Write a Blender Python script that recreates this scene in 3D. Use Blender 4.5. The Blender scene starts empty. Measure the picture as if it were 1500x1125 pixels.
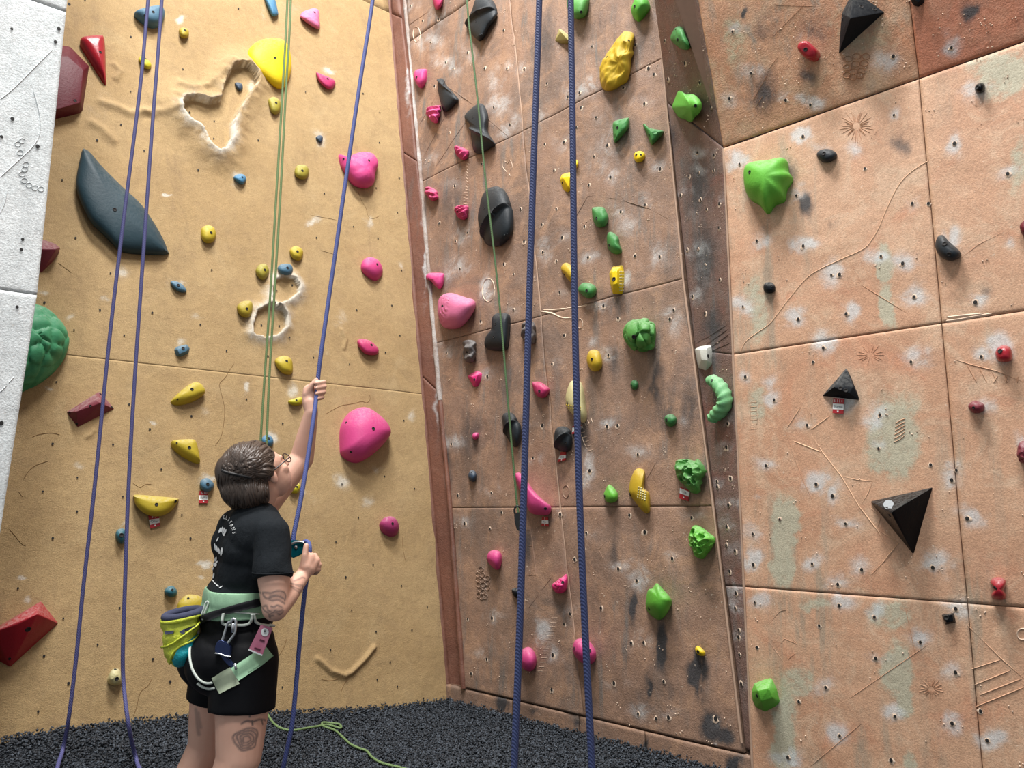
import bpy, bmesh, math, random
import numpy as np
from mathutils import Vector, Matrix
from mathutils.bvhtree import BVHTree
random.seed(7); rng = np.random.default_rng(7)
S = bpy.context.scene
COL = S.collection

# ------------------------------------------------------------------ camera
FPX = 1127.0; HCAM = 1.385; PITCH = math.atan(183.5/FPX)
cam_d = bpy.data.cameras.new('camera'); cam = bpy.data.objects.new('camera', cam_d); COL.objects.link(cam)
cam_d.sensor_width = 36; cam_d.sensor_fit = 'HORIZONTAL'; cam_d.lens = 36*FPX/1500; cam_d.clip_start = .05
cam.location = (0, 0, HCAM); cam.rotation_euler = (math.pi/2+PITCH, 0, 0)
S.camera = cam
# ------------------------------------------------------------------ light
S.view_settings.view_transform = 'Standard'; S.view_settings.look = 'None'
S.view_settings.gamma = 1; S.view_settings.use_curve_mapping = False; S.view_settings.exposure = 0.06
w = bpy.data.worlds.new('gym_air'); S.world = w; w.use_nodes = True
w.node_tree.nodes['Background'].inputs[0].default_value = (.92, .97, 1, 1)
w.node_tree.nodes['Background'].inputs[1].default_value = .45
def area(name, loc, target, size, power, col=(1, .975, .945), sy=None):
    d = bpy.data.lights.new(name, 'AREA'); d.energy = power; d.size = size; d.color = col
    d.shape = 'RECTANGLE'; d.size_y = sy or size
    o = bpy.data.objects.new(name, d); COL.objects.link(o); o.location = loc
    o.rotation_euler = (Vector(target)-Vector(loc)).to_track_quat('-Z', 'Y').to_euler()
    return o
area('ceiling_lamp', (-1.5, 2.2, 10.2), (-1.3, 3.4, 1), 1.2, 640)
area('ceiling_lamp', (.1, 1.9, 10.2), (.6, 3.6, 1.6), 1.2, 620)
area('ceiling_lamp', (-.3, -1.6, 9.6), (1.4, 3.4, 1.8), 1.5, 470)

# ------------------------------------------------------------------ helpers
def lin(c):
    return tuple((x/255/12.92 if x/255 <= .04045 else ((x/255+.055)/1.055)**2.4) for x in c)
CAMP = np.array([0, 0, HCAM])
FW = np.array([0, math.cos(PITCH), math.sin(PITCH)]); RT = np.array([1., 0, 0]); UP = np.array([0, -math.sin(PITCH), math.cos(PITCH)])
Z = np.array([0, 0, 1.])
def ray(x, y):
    d = RT*(x-750)+UP*(562.5-y)+FW*FPX
    return d/np.linalg.norm(d)
def at_depth(x, y, Y):          # the point on a sight line at distance Y in front of the camera
    d = ray(x, y); return CAMP+d*(Y/d[1])
def at_z(x, y, z):
    d = ray(x, y); return CAMP+d*((z-HCAM)/d[2])
def nrm(v): return v/np.linalg.norm(v)
class Frame:
    def __init__(s, O, U, V, N): s.O, s.U, s.V, s.N = [np.array(a, float) for a in (O, U, V, N)]
    def w(s, u, v, h=0):
        u = np.asarray(u, float)[..., None]; v = np.asarray(v, float)[..., None]; h = np.asarray(h, float)[..., None]
        return s.O+u*s.U+v*s.V+h*s.N
    def p(s, x, y, h=0):        # photo measurement -> point at height h over the wall
        d = ray(x, y); P = s.O+s.N*h
        return CAMP+d*(np.dot(P-CAMP, s.N)/np.dot(d, s.N))
    def uv(s, x, y, h=0):
        q = s.p(x, y, h)-s.O; return np.array([q@s.U, q@s.V])
def az(vx): return math.atan((vx-750)/math.hypot(FPX, 183.5))
aR, aO = az(-435), az(2145)
DR = np.array([math.sin(aR), math.cos(aR), 0]); DO = np.array([math.sin(aO), math.cos(aO), 0])
NR = np.array([-DR[1], DR[0], 0]); NR = NR if NR@(-DR*0+np.array([-1, -1, 0])) > 0 else -NR
NO = np.array([DO[1], -DO[0], 0]); NO = NO if NO@np.array([1, -1, 0]) > 0 else -NO
def lean(n, deg):               # back-leaning wall: (V, N)
    t = math.radians(deg); return Z*math.cos(t)-n*math.sin(t), n*math.cos(t)+Z*math.sin(t)
KP = at_z(1090, 1105, .2)
E0 = np.array([1.165, 3.985, 0.]); E0 = E0+NR*((KP-E0)@NR)
FR = Frame(E0, -DR, Z, NR)
ZV = 3.357
V_, N_ = lean(NR, -18); FV = Frame(E0+Z*ZV, -DR, V_, N_)
V_, N_ = lean(NR, 3); FB = Frame(np.array([E0[0], E0[1], .2]), DR, V_, N_)
FK = Frame(np.array([E0[0], E0[1], 0]), DR, Z, NR)
PO = at_z(655, 1025, .1); V_, N_ = lean(NO, 11); FO = Frame(PO, -DO, V_, N_)
gp = at_depth(55, 432, 3.45); FG = Frame(np.array([gp[0], gp[1], 0]), -DO, Z, NO)
def plane_frame(a, b, c):       # frame through three points, facing the camera
    a, b, c = map(np.array, (a, b, c)); n = nrm(np.cross(b-a, c-a))
    if n@(CAMP-a) < 0: n = -n
    v = nrm(Z-n*(Z@n)); u = np.cross(v, n)
    return Frame(a, u, v, n)
FS = plane_frame(FR.w(0, .2), FR.w(0, 3.3), FB.p(957, 0))
SBT = FB.p(978, 150)
FS2 = plane_frame(FR.w(0, ZV), FV.p(1022, 0), SBT)
FM = plane_frame(FO.p(571, 0), FO.p(657, 1000), FB.p(634, 500))
FRAMES = dict(R=FR, V=FV, B=FB, K=FK, O=FO, G=FG, S=FS, T=FS2, M=FM)

def hash2(ix, iy, seed):
    n = (ix*374761393+iy*668265263+seed*982451653).astype(np.int64) & 0x7fffffff
    n = ((n ^ (n >> 13))*1274126177) & 0x7fffffff
    n = (n ^ (n >> 16)) & 0xffff
    return n/65535.0
def noise2(x, y, seed=0):
    x = np.asarray(x, float); y = np.asarray(y, float)
    ix = np.floor(x).astype(np.int64); iy = np.floor(y).astype(np.int64); fx = x-ix; fy = y-iy
    fx = fx*fx*(3-2*fx); fy = fy*fy*(3-2*fy)
    a = hash2(ix, iy, seed); b = hash2(ix+1, iy, seed); c = hash2(ix, iy+1, seed); d = hash2(ix+1, iy+1, seed)
    return (a*(1-fx)+b*fx)*(1-fy)+(c*(1-fx)+d*fx)*fy*1.0
def fbm(x, y, o=4, seed=0):
    s = 0; a = .5
    for k in range(o):
        s = s+a*noise2(x, y, seed+k*17); x = x*2.03+3.1; y = y*2.03+7.7; a *= .5
    return s
def sst(a, b, x):
    t = np.clip((x-a)/(b-a), 0, 1); return t*t*(3-2*t)

# ------------------------------------------------------------------ node helpers / materials
def new_mat(name, rough=.6):
    m = bpy.data.materials.new(name); m.use_nodes = True
    nt = m.node_tree; b = nt.nodes['Principled BSDF']; b.inputs['Roughness'].default_value = rough
    return m, nt, b
def nd(nt, t, **kw):
    n = nt.nodes.new(t)
    for k, v in kw.items():
        if k in n.inputs.keys() if isinstance(k, str) else False: n.inputs[k].default_value = v
        else: setattr(n, k, v)
    return n
def mixc(nt, fac, a, b, mode='MIX'):
    n = nt.nodes.new('ShaderNodeMix'); n.data_type = 'RGBA'; n.blend_type = mode
    for sock, val in ((n.inputs[0], fac), (n.inputs[6], a), (n.inputs[7], b)):
        if hasattr(val, 'is_output'): nt.links.new(val, sock)
        elif isinstance(val, (int, float)): sock.default_value = val
        else: sock.default_value = (*val, 1)
    return n.outputs[2]
def mth(nt, op, a, b=0.0, c=None):
    n = nt.nodes.new('ShaderNodeMath'); n.operation = op
    for i, val in enumerate((a, b) if c is None else (a, b, c)):
        if hasattr(val, 'is_output'): nt.links.new(val, n.inputs[i])
        else: n.inputs[i].default_value = val
    return n.outputs[0]
def tex_noise(nt, scale, detail=4, rough=.55, stretch=None, dist=0):
    tc = nt.nodes.new('ShaderNodeTexCoord'); n = nt.nodes.new('ShaderNodeTexNoise')
    n.inputs['Scale'].default_value = scale; n.inputs['Detail'].default_value = detail
    n.inputs['Roughness'].default_value = rough; n.inputs['Distortion'].default_value = dist
    if stretch:
        mp = nt.nodes.new('ShaderNodeMapping'); mp.inputs['Scale'].default_value = stretch
        nt.links.new(tc.outputs['Object'], mp.inputs[0]); nt.links.new(mp.outputs[0], n.inputs['Vector'])
    else: nt.links.new(tc.outputs['Object'], n.inputs['Vector'])
    return n.outputs['Fac']
def ramp(nt, fac, a, b):
    n = nt.nodes.new('ShaderNodeMapRange'); n.interpolation_type = 'SMOOTHSTEP'
    nt.links.new(fac, n.inputs[0]); n.inputs[1].default_value = a; n.inputs[2].default_value = b
    return n.outputs[0]
def attr(nt, name):
    n = nt.nodes.new('ShaderNodeAttribute'); n.attribute_name = name; return n.outputs['Fac']
def bump(nt, b, fac, strength, dist=.01):
    n = nt.nodes.new('ShaderNodeBump'); n.inputs['Strength'].default_value = strength; n.inputs['Distance'].default_value = dist
    nt.links.new(fac, n.inputs['Height']); nt.links.new(n.outputs[0], b.inputs['Normal'])

def wall_mat(name, c1, c2, c3, scuff, rough=.75, grain=140, bstr=.35, streak=True, chalkc=(212, 218, 220), palec=(172, 174, 146), darkc=(58, 60, 64), scuff_amt=.5, c4=None, mott=.5, speck=0):
    m, nt, b = new_mat(name, rough)
    n1 = tex_noise(nt, 1.3, 6, .62, dist=.6); n2 = tex_noise(nt, 5.5, 6, .68, dist=.8); n4 = tex_noise(nt, 2.6, 6, .66, dist=1.2)
    c = mixc(nt, ramp(nt, n1, .36, .64), lin(c1), lin(c2))
    c = mixc(nt, mth(nt, 'MULTIPLY', ramp(nt, n2, .46, .68), mott), c, lin(c3))
    if c4: c = mixc(nt, mth(nt, 'MULTIPLY', ramp(nt, n4, .52, .72), mott), c, lin(c4))
    if streak:
        n3 = tex_noise(nt, 7, 6, .66, (1.5, 1.5, .22), .3); n5 = tex_noise(nt, 1.1, 4, .55)
        c = mixc(nt, mth(nt, 'MULTIPLY', mth(nt, 'MULTIPLY', ramp(nt, n3, .5, .68), ramp(nt, n5, .4, .6)), scuff_amt), c, lin(scuff))
    g = tex_noise(nt, grain, 3, .7)
    g2 = tex_noise(nt, 26, 6, .7); g3 = tex_noise(nt, 9, 7, .7, dist=.6)
    def masked(c, aname, colr, top, nz, lo=.48, hi=.84):
        a = attr(nt, aname)
        f = mth(nt, 'ADD', nz, mth(nt, 'MULTIPLY', a, .42))
        f = mth(nt, 'MULTIPLY', mth(nt, 'MULTIPLY', ramp(nt, f, lo, hi), ramp(nt, a, .0, .6)), top)
        return mixc(nt, f, c, lin(colr))
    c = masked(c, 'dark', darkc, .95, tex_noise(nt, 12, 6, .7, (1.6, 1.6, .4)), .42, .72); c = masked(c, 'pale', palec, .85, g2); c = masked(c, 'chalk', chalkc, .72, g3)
    if speck: c = mixc(nt, mth(nt, 'MULTIPLY', ramp(nt, tex_noise(nt, 75, 2, .5), .7, .76), speck), c, lin((226, 210, 190)))
    c = mixc(nt, .4, c, mixc(nt, ramp(nt, g, .25, .75), (.3, .27, .25), (1.12, 1.12, 1.12)), 'MULTIPLY')
    c = mixc(nt, .2, c, mixc(nt, ramp(nt, g2, .3, .7), (.55, .52, .5), (1.1, 1.1, 1.1)), 'MULTIPLY')
    nt.links.new(c, b.inputs['Base Color'])
    h = mth(nt, 'ADD', mth(nt, 'MULTIPLY', g, .6), mth(nt, 'MULTIPLY', g2, .9))
    bump(nt, b, h, bstr, .01)
    return m
M_O = wall_mat('sand_textured_ochre', (183, 156, 112), (175, 147, 103), (162, 136, 98), (146, 122, 90), .85, 190, .6, True, (222, 220, 210), (200, 198, 180), (90, 70, 45), .4, (188, 164, 122), .5)
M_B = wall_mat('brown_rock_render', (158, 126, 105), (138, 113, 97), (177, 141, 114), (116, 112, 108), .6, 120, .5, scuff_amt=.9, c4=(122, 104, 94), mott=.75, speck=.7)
M_R = wall_mat('terracotta_rock_render', (208, 167, 136), (199, 153, 122), (214, 184, 156), (160, 150, 132), .65, 140, .32, scuff_amt=.7, c4=(202, 142, 110), mott=.7, speck=.5, palec=(184, 184, 162))
M_V = wall_mat('orange_rock_render', (206, 160, 126), (194, 142, 108), (198, 170, 140), (146, 140, 128), .65, 120, .55, scuff_amt=.85, c4=(208, 140, 100), mott=.65, speck=.4)
M_S = wall_mat('grey_brown_rock_render', (126, 100, 90), (114, 88, 78), (122, 112, 107), (102, 101, 101), .6, 120, .6, scuff_amt=.9, c4=(140, 84, 70), mott=.6, speck=.5)
M_M = wall_mat('red_brown_render', (124, 80, 62), (108, 68, 54), (132, 94, 78), (98, 84, 78), .6, 120, .5)
M_G = wall_mat('pale_grey_render', (222, 228, 230), (212, 219, 221), (232, 236, 237), (190, 196, 198), .8, 120, .5, scuff_amt=.5, speck=.3)
def flat_mat(name, c, rough=.7, metal=0):
    m, nt, b = new_mat(name, rough); b.inputs['Metallic'].default_value = metal
    n = tex_noise(nt, 30, 3)
    c0 = np.array(lin(c))
    nt.links.new(mixc(nt, n, tuple(c0*.82), tuple(np.minimum(c0*1.15, 1))), b.inputs['Base Color'])
    return m
M_JOINT = flat_mat('dark_joint', (104, 78, 62)); M_JOINT_R = flat_mat('terracotta_joint', (140, 102, 80)); M_HOLE = flat_mat('bolt_hole_black', (22, 20, 20), .8)
M_CHIP = flat_mat('chipped_plaster', (216, 192, 170), .9)

def tag(o, label=None, cat=None, group=None, kind=None):
    for k, v in (('label', label), ('category', cat), ('group', group), ('kind', kind)):
        if v: o[k] = v
    return o
def mk(name, verts, faces, mat=None, parent=None, smooth=False, origin=None):
    me = bpy.data.meshes.new(name)
    verts = np.asarray(verts, float)
    if origin is not None: verts = verts-np.asarray(origin)
    me.from_pydata(verts.tolist(), [], [tuple(int(i) for i in f) for f in faces]); me.update()
    if mat: me.materials.append(mat)
    if smooth: me.polygons.foreach_set('use_smooth', [True]*len(me.polygons))
    o = bpy.data.objects.new(name, me); COL.objects.link(o)
    if origin is not None: o.location = Vector(origin)
    if parent is not None:
        o.parent = parent
        if origin is not None: o.location = Vector(origin)-parent.location
        elif parent.location.length > 0: o.matrix_parent_inverse = Matrix.Translation(-parent.location)
    return o
def empty(name, loc=(0, 0, 0)):
    o = bpy.data.objects.new(name, None); COL.objects.link(o); o.location = Vector(loc); o.empty_display_size = .1
    return o

# ------------------------------------------------------------------ wall features measured on the photo (tile col,row + 4x tile pixels)
def T(c, r, pts): return [(375*c+q[0]/4, (0, 281, 562, 843)[r]+q[1]/4)+tuple(q[2:]) for q in pts]
HOLES = dict(
 O=T(0,0,[(497,3),(767,215),(765,538),(708,731),(567,825),(843,885),(364,1055),(1160,997),(1070,408),(1397,50),(1112,657),(1256,707),(1253,810)])
  +T(1,0,[(290,540),(10,825),(725,658),(627,548),(723,835),(837,1045),(703,1103)])
  +T(0,1,[(443,270),(647,478),(586,692),(434,809),(728,840),(891,710),(260,649),(330,1115),(1240,458),(1173,778),(1327,932)])
  +T(1,1,[(398,12),(829,121),(714,274),(570,205),(353,270),(851,461),(795,667),(590,693),(842,843),(756,943),(547,1010),(337,970),(193,855),(32,780),(137,786),(70,963),(123,580),(213,547)])
  +T(0,2,[(757,121),(877,268),(662,357),(308,353),(452,551),(250,633),(450,750),(308,906),(945,502),(1064,769),(1116,907),(718,663),(1121,191),(1443,93)])
  +T(1,2,[(155,235),(864,217),(753,543),(501,590),(927,616),(598,785),(468,928),(686,1060)])
  +T(0,3,[(105,75),(370,253),(257,472),(571,405),(401,632),(223,797),(637,842),(894,491),(996,622),(302,928),(950,865),(700,190)])
  +T(1,3,[(525,10),(851,60),(559,203),(1003,184),(702,329),(911,320),(436,435),(785,507),(709,610),(827,651),(152,655),(980,720),(530,768)]),
 R=T(3,0,[(740,677),(205,800),(570,990),(1095,843),(1405,1020)])
  +T(3,1,[(168,22),(845,68),(940,68),(208,318),(663,378),(790,420),(372,488),(420,485),(458,715),(178,747),(855,615),(1215,648),(265,997),(838,997),(325,915),(1250,965)])
  +T(3,2,[(37,95),(230,243),(655,183),(648,380),(283,590),(378,657),(70,795),(455,820),(260,1055),(550,1090),(967,1078),(955,475),(1170,790),(1105,507),(1078,565)])
  +T(3,3,[(410,52),(302,293),(418,175),(625,243),(633,485),(340,655),(183,738),(422,937),(118,1065),(745,825),(1080,865),(722,1082),(1100,568),(1285,965),(895,390),(1100,195),(1247,793)])
  +T(2,2,[(1490,480),(1412,880),(1415,1060)])+T(2,3,[(1425,158),(1440,420)])+T(2,1,[(1435,287),(1353,672),(1370,1085)])+T(2,0,[(1335,962)]),
 V=T(3,0,[(105,587),(250,615),(735,330),(1075,280)])+T(2,0,[(1293,185),(1402,430),(1275,577)]),
 T=T(2,0,[(1015,50),(1073,240),(915,465),(1100,485),(1165,625),(1015,370),(895,237)]),
 S=T(2,0,[(1187,910),(1090,895),(1040,1030),(1093,1013),(1185,1000)])
  +T(2,1,[(990,20),(1105,45),(1140,103),(1217,70),(1215,210),(1090,335),(1027,340),(1220,515),(1060,613),(1132,712)])
  +T(2,2,[(1265,235),(1258,372),(1202,572),(1205,605),(1280,553),(1270,710),(1262,838),(1260,945),(1312,980),(1280,1100)])
  +T(2,3,[(1315,103),(1310,190),(1330,320),(1328,360),(1335,463),(1345,635)]),
 B=T(2,0,[(468,272),(400,546),(208,490),(653,515),(725,265),(778,610),(492,688),(405,632),(330,568),(190,845),(300,830),(477,915),(245,998),(578,1040),(450,1085),(557,850),(70,403),(375,745),(833,437),(800,400),(865,988)])
  +T(1,0,[(910,40),(1135,15),(1070,115),(980,125),(1110,365),(1155,400),(1340,400),(1470,400),(1455,180),(1243,310),(1395,630),(1135,780),(1488,730),(1323,960),(1015,940),(1165,1090),(1050,507),(1025,250)])
  +T(1,1,[(1075,185),(1168,290),(1238,240),(1455,425),(1195,450),(1320,760),(1355,1080),(1120,945)])
  +T(2,1,[(50,100),(180,195),(265,103),(640,118),(777,75),(428,205),(295,268),(70,290),(180,353),(452,387),(258,405),(865,380),(720,375),(280,590),(540,670),(627,742),(922,745),(305,840),(238,1010),(8,690),(10,483),(568,958),(945,690)])
  +T(2,2,[(120,435),(453,510),(180,245),(557,250),(620,245),(737,415),(440,875),(780,870),(285,765),(370,1030),(630,1085),(940,1025),(690,770),(1052,785)])
  +T(1,2,[(1180,655),(1150,355),(1220,820),(1370,850),(1380,640),(1440,755)])
  +T(2,3,[(305,285),(240,465),(235,668),(340,225),(705,395),(780,393),(600,630),(895,620),(740,810),(845,838),(920,830),(1195,838),(525,190),(735,30)])
  +T(1,3,[(1240,255),(1385,250),(1355,490),(1265,575)]),
 G=[(17,43),(86,43),(81,62),(101,7),(18,175),(2,201),(55,215),(33,351),(31,366),(25,450),(2,620)])
# soft marks: (mask, wall, x, y, rx, ry, strength)
MARKS = [('pale','R',1150,775,24,60,1),('pale','R',1148,830,20,35,1),('pale','R',1148,1065,22,70,1),('pale','R',1165,1000,30,30,.7),('pale','R',1310,985,26,50,1),('pale','R',1325,1030,18,30,1),('pale','R',1312,640,45,65,.95),('pale','R',1295,665,30,30,.8),
 ('pale','R',1296,385,14,40,.9),('pale','R',1300,450,14,32,1),('pale','R',1108,450,22,60,.7),('pale','R',1110,590,16,40,.6),('pale','R',1470,110,45,40,.8),('pale','R',1490,240,20,50,.6),('pale','R',1440,95,40,20,.6),('pale','R',1300,905,40,25,.7),('pale','R',1195,885,25,10,.6),('pale','R',1335,1115,14,18,.8),
 ('dark','R',1182,300,13,26,.75),('dark','R',1160,250,20,30,.4),('dark','R',1320,215,22,24,.45),('dark','R',1438,428,18,14,.35),('dark','R',1220,330,10,20,.3),
 ('chalk','R',1400,350,18,26,.9),('chalk','R',1378,352,10,20,.8),('chalk','R',1430,135,26,20,.7),('chalk','R',1233,585,22,30,.7),('chalk','R',1255,220,24,18,.55),('chalk','R',1468,508,26,24,.75),('chalk','R',1440,598,26,18,.6),('chalk','R',1340,520,28,26,.7),('chalk','R',1175,620,22,18,.6),('chalk','R',1280,615,24,26,.7),
 ('chalk','R',1175,265,10,8,.4),('chalk','R',1205,215,20,12,.5),('chalk','R',1485,355,14,14,.6),('chalk','R',1493,650,16,22,.6),('chalk','R',1130,560,14,22,.5),('chalk','R',1110,730,14,10,.5),('chalk','R',1165,360,20,16,.6),
 ('dark','V',1120,135,30,40,.55),('dark','V',1090,18,6,10,.9),('dark','V',1120,40,26,50,.35),('dark','V',1195,40,30,30,.4),('dark','V',1185,110,16,20,.5),('dark','V',1420,15,14,22,.7),('chalk','V',1300,85,34,26,.6),('chalk','V',1395,60,24,24,.6),('chalk','V',1175,50,18,16,.4),('pale','V',1075,60,24,50,.5),('pale','V',1260,40,60,50,.35),
 ('dark','S',1020,270,30,70,.55),('dark','S',1030,380,30,80,.6),('dark','S',1040,480,26,50,.5),('chalk','S',1030,400,30,40,.25),('chalk','S',1020,300,20,40,.22),('dark','S',1075,1090,10,40,.7),('dark','S',985,200,14,30,.5),
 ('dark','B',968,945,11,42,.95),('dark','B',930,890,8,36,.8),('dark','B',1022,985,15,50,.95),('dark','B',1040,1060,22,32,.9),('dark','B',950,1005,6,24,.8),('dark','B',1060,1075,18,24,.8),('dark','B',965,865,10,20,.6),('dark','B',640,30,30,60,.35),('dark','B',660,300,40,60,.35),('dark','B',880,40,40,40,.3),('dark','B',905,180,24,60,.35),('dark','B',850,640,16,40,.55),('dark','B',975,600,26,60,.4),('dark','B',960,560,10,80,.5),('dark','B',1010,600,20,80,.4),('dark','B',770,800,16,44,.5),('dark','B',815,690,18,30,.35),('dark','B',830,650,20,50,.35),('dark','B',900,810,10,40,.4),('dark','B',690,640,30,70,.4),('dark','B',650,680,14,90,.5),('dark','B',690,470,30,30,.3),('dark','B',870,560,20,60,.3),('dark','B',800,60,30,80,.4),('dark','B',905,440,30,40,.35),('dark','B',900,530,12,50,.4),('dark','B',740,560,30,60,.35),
 ('chalk','B',795,925,20,30,.55),('chalk','B',615,60,16,30,.4),('chalk','B',965,375,26,30,.45),('chalk','B',985,470,24,34,.4),('chalk','B',715,425,14,28,.6),('chalk','B',725,120,24,24,.35),('chalk','B',860,690,14,40,.5),('chalk','B',865,120,16,16,.5),('chalk','B',790,170,20,26,.35),('chalk','B',905,200,30,60,.3),('chalk','B',920,330,26,26,.35),('chalk','B',740,190,14,20,.5),('chalk','B',690,80,20,30,.3),('chalk','B',655,400,10,30,.35),('chalk','B',675,345,14,18,.4),('chalk','B',935,660,16,16,.4),('chalk','B',880,240,30,40,.3),('chalk','B',915,405,12,16,.6),('chalk','B',870,500,14,14,.35),('chalk','B',780,620,14,10,.3),('chalk','B',1000,620,10,14,.3),('chalk','B',850,950,20,20,.25),('chalk','B',1045,1090,8,10,.5),
 ('dark','K',735,1030,14,20,.9),('dark','K',945,1095,8,16,.9),('dark','K',1075,1115,14,20,.9),('dark','K',780,1040,10,10,.5),('dark','K',845,1055,8,8,.5),
 ('chalk','M',598,100,4,90,.6),('chalk','M',622,380,4,90,.6),('chalk','M',640,560,4,90,.6),('chalk','M',655,700,4,60,.4),
 ('chalk','O',268,33,7,10,.8),('chalk','O',245,284,9,4,1),('chalk','O',483,104,8,8,.7),('chalk','O',362,567,7,10,.85),('chalk','O',432,572,13,14,.8),('chalk','O',28,847,9,5,1),('chalk','O',37,881,8,6,.8),('chalk','O',67,433,12,6,.6),('chalk','O',245,20,30,40,.1),('chalk','O',140,150,40,50,.16),('chalk','O',385,20,6,18,.4),('chalk','O',370,125,10,20,.5),('chalk','O',225,620,5,3,.9),('chalk','O',460,325,16,8,.6),('chalk','O',600,605,10,12,.5),('chalk','O',500,705,16,18,.6),('chalk','O',540,735,14,14,.4),('chalk','O',265,500,10,10,.6),('chalk','O',292,465,10,6,.5),('chalk','O',440,640,8,8,.5),('chalk','O',398,640,14,12,.7),('chalk','O',304,700,16,10,.7),('chalk','O',260,415,16,12,.5),('chalk','O',352,262,14,14,.6),('chalk','O',468,203,14,14,.5),('chalk','O',300,605,10,8,.4),('chalk','O',130,590,26,10,.25),('chalk','O',590,390,8,8,.4),('chalk','O',470,520,16,12,.3),('chalk','O',420,550,30,10,.2),('chalk','O',460,730,12,12,.3),('chalk','O',500,470,14,24,.35),('chalk','O',540,325,8,12,.5),('chalk','O',305,340,20,20,.18),('chalk','O',115,680,14,10,.4),('chalk','O',180,768,8,4,.6),('chalk','O',300,830,14,6,.8),('chalk','O',295,845,10,5,.7),('chalk','O',440,720,9,10,.5),('chalk','O',555,690,14,8,.4),('chalk','O',430,10,20,20,.2),('chalk','O',180,400,16,14,.5),('chalk','O',155,440,14,6,.5),('chalk','O',105,467,12,6,.5),('chalk','O',75,570,10,6,.6)]
for wn in ('R', 'V', 'B', 'S'):
    for i, (x, y) in enumerate(HOLES[wn]):
        if (i*7) % 5 < (4 if wn in 'RV' else 3): MARKS.append(('chalk', wn, x+((i*13) % 9-4), y-3, 19+(i*5) % 13, 15+(i*3) % 12, (.48+.07*((i*11) % 6))*(1 if wn in 'RV' else .55)))
RIM1 = [(263,157),(268,149),(278,145),(295,148),(305,152),(321,148),(324,132),(330,117),(338,102),(350,97),(363,99),(372,110),(375,123),(362,142),(347,165),(338,185),(336,207),(328,221),(318,225),(306,216),(298,200),(290,188),(275,180),(266,169)]
RIM2 = [(398,424),(402,411),(416,405),(430,408),(437,419),(435,430),(424,439),(411,445),(402,449),(397,445)]
RIM3 = [(371,470),(376,456),(392,448),(406,450),(417,461),(418,478),(407,491),(388,495),(369,489)]
def poly_dist(u, v, poly):      # distance to a closed polygon and inside mask
    d = np.full(u.shape, 9.); ins = np.zeros(u.shape, bool); n = len(poly)
    for i in range(n):
        a, b = poly[i], poly[(i+1) % n]; ab = b-a
        t = np.clip(((u-a[0])*ab[0]+(v-a[1])*ab[1])/(ab@ab), 0, 1)
        d = np.minimum(d, np.hypot(u-a[0]-t*ab[0], v-a[1]-t*ab[1]))
        c = ((a[1] > v) != (b[1] > v)) & (u < (b[0]-a[0])*(v-a[1])/(b[1]-a[1]+1e-12)+a[0])
        ins ^= c
    return d, ins
def line_dist(u, v, pl):
    d = np.full(u.shape, 9.)
    for a, b in zip(pl[:-1], pl[1:]):
        ab = b-a; t = np.clip(((u-a[0])*ab[0]+(v-a[1])*ab[1])/(ab@ab+1e-12), 0, 1)
        d = np.minimum(d, np.hypot(u-a[0]-t*ab[0], v-a[1]-t*ab[1]))
    return d
RIMS = [np.array([FO.uv(*q) for q in R_]) for R_ in (RIM1, RIM2, RIM3)]
RIMH = [.078, .036, .036]; RIMW = [.11, .05, .05]
O_RIDGES = [([(150,150),(175,158),(190,166),(215,163),(240,165),(262,160)], .018, .03), ([(135,180),(150,190),(165,205)], .016, .03), ([(168,95),(176,105),(170,115)], .014, .02), ([(465,965),(485,983),(505,990),(515,985),(535,965),(548,948)], .022, .013), ([(210,163),(225,170)], .01, .02), ([(500,483),(507,497),(504,510)], .012, .012), ([(128,640),(138,630)], .012, .01),([(265,125),(280,132),(297,130)],.02,.03),([(300,128),(320,112),(335,92)],.025,.03)]
def disp_O(u, v):
    h = (fbm(u*3, v*3, 4, 3)-.5)*.018
    for R_, hh, ww in zip(RIMS, RIMH, RIMW):
        sel = (u > R_[:, 0].min()-.35) & (u < R_[:, 0].max()+.35) & (v > R_[:, 1].min()-.35) & (v < R_[:, 1].max()+.35)
        d, ins = poly_dist(u[sel], v[sel], R_)
        n = .75+.5*fbm(u[sel]*14, v[sel]*14, 3, 9)
        bulge = hh*n*np.exp(-(d/ww)**1.6)
        hs = h[sel]; h[sel] = np.where(ins, hs*.4-.006, hs+bulge)
    for pl, hh, ww in O_RIDGES:
        pl = np.array([FO.uv(*q) for q in pl])
        d = line_dist(u, v, pl); h = h+hh*np.exp(-(d/ww)**2)
    return h
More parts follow.
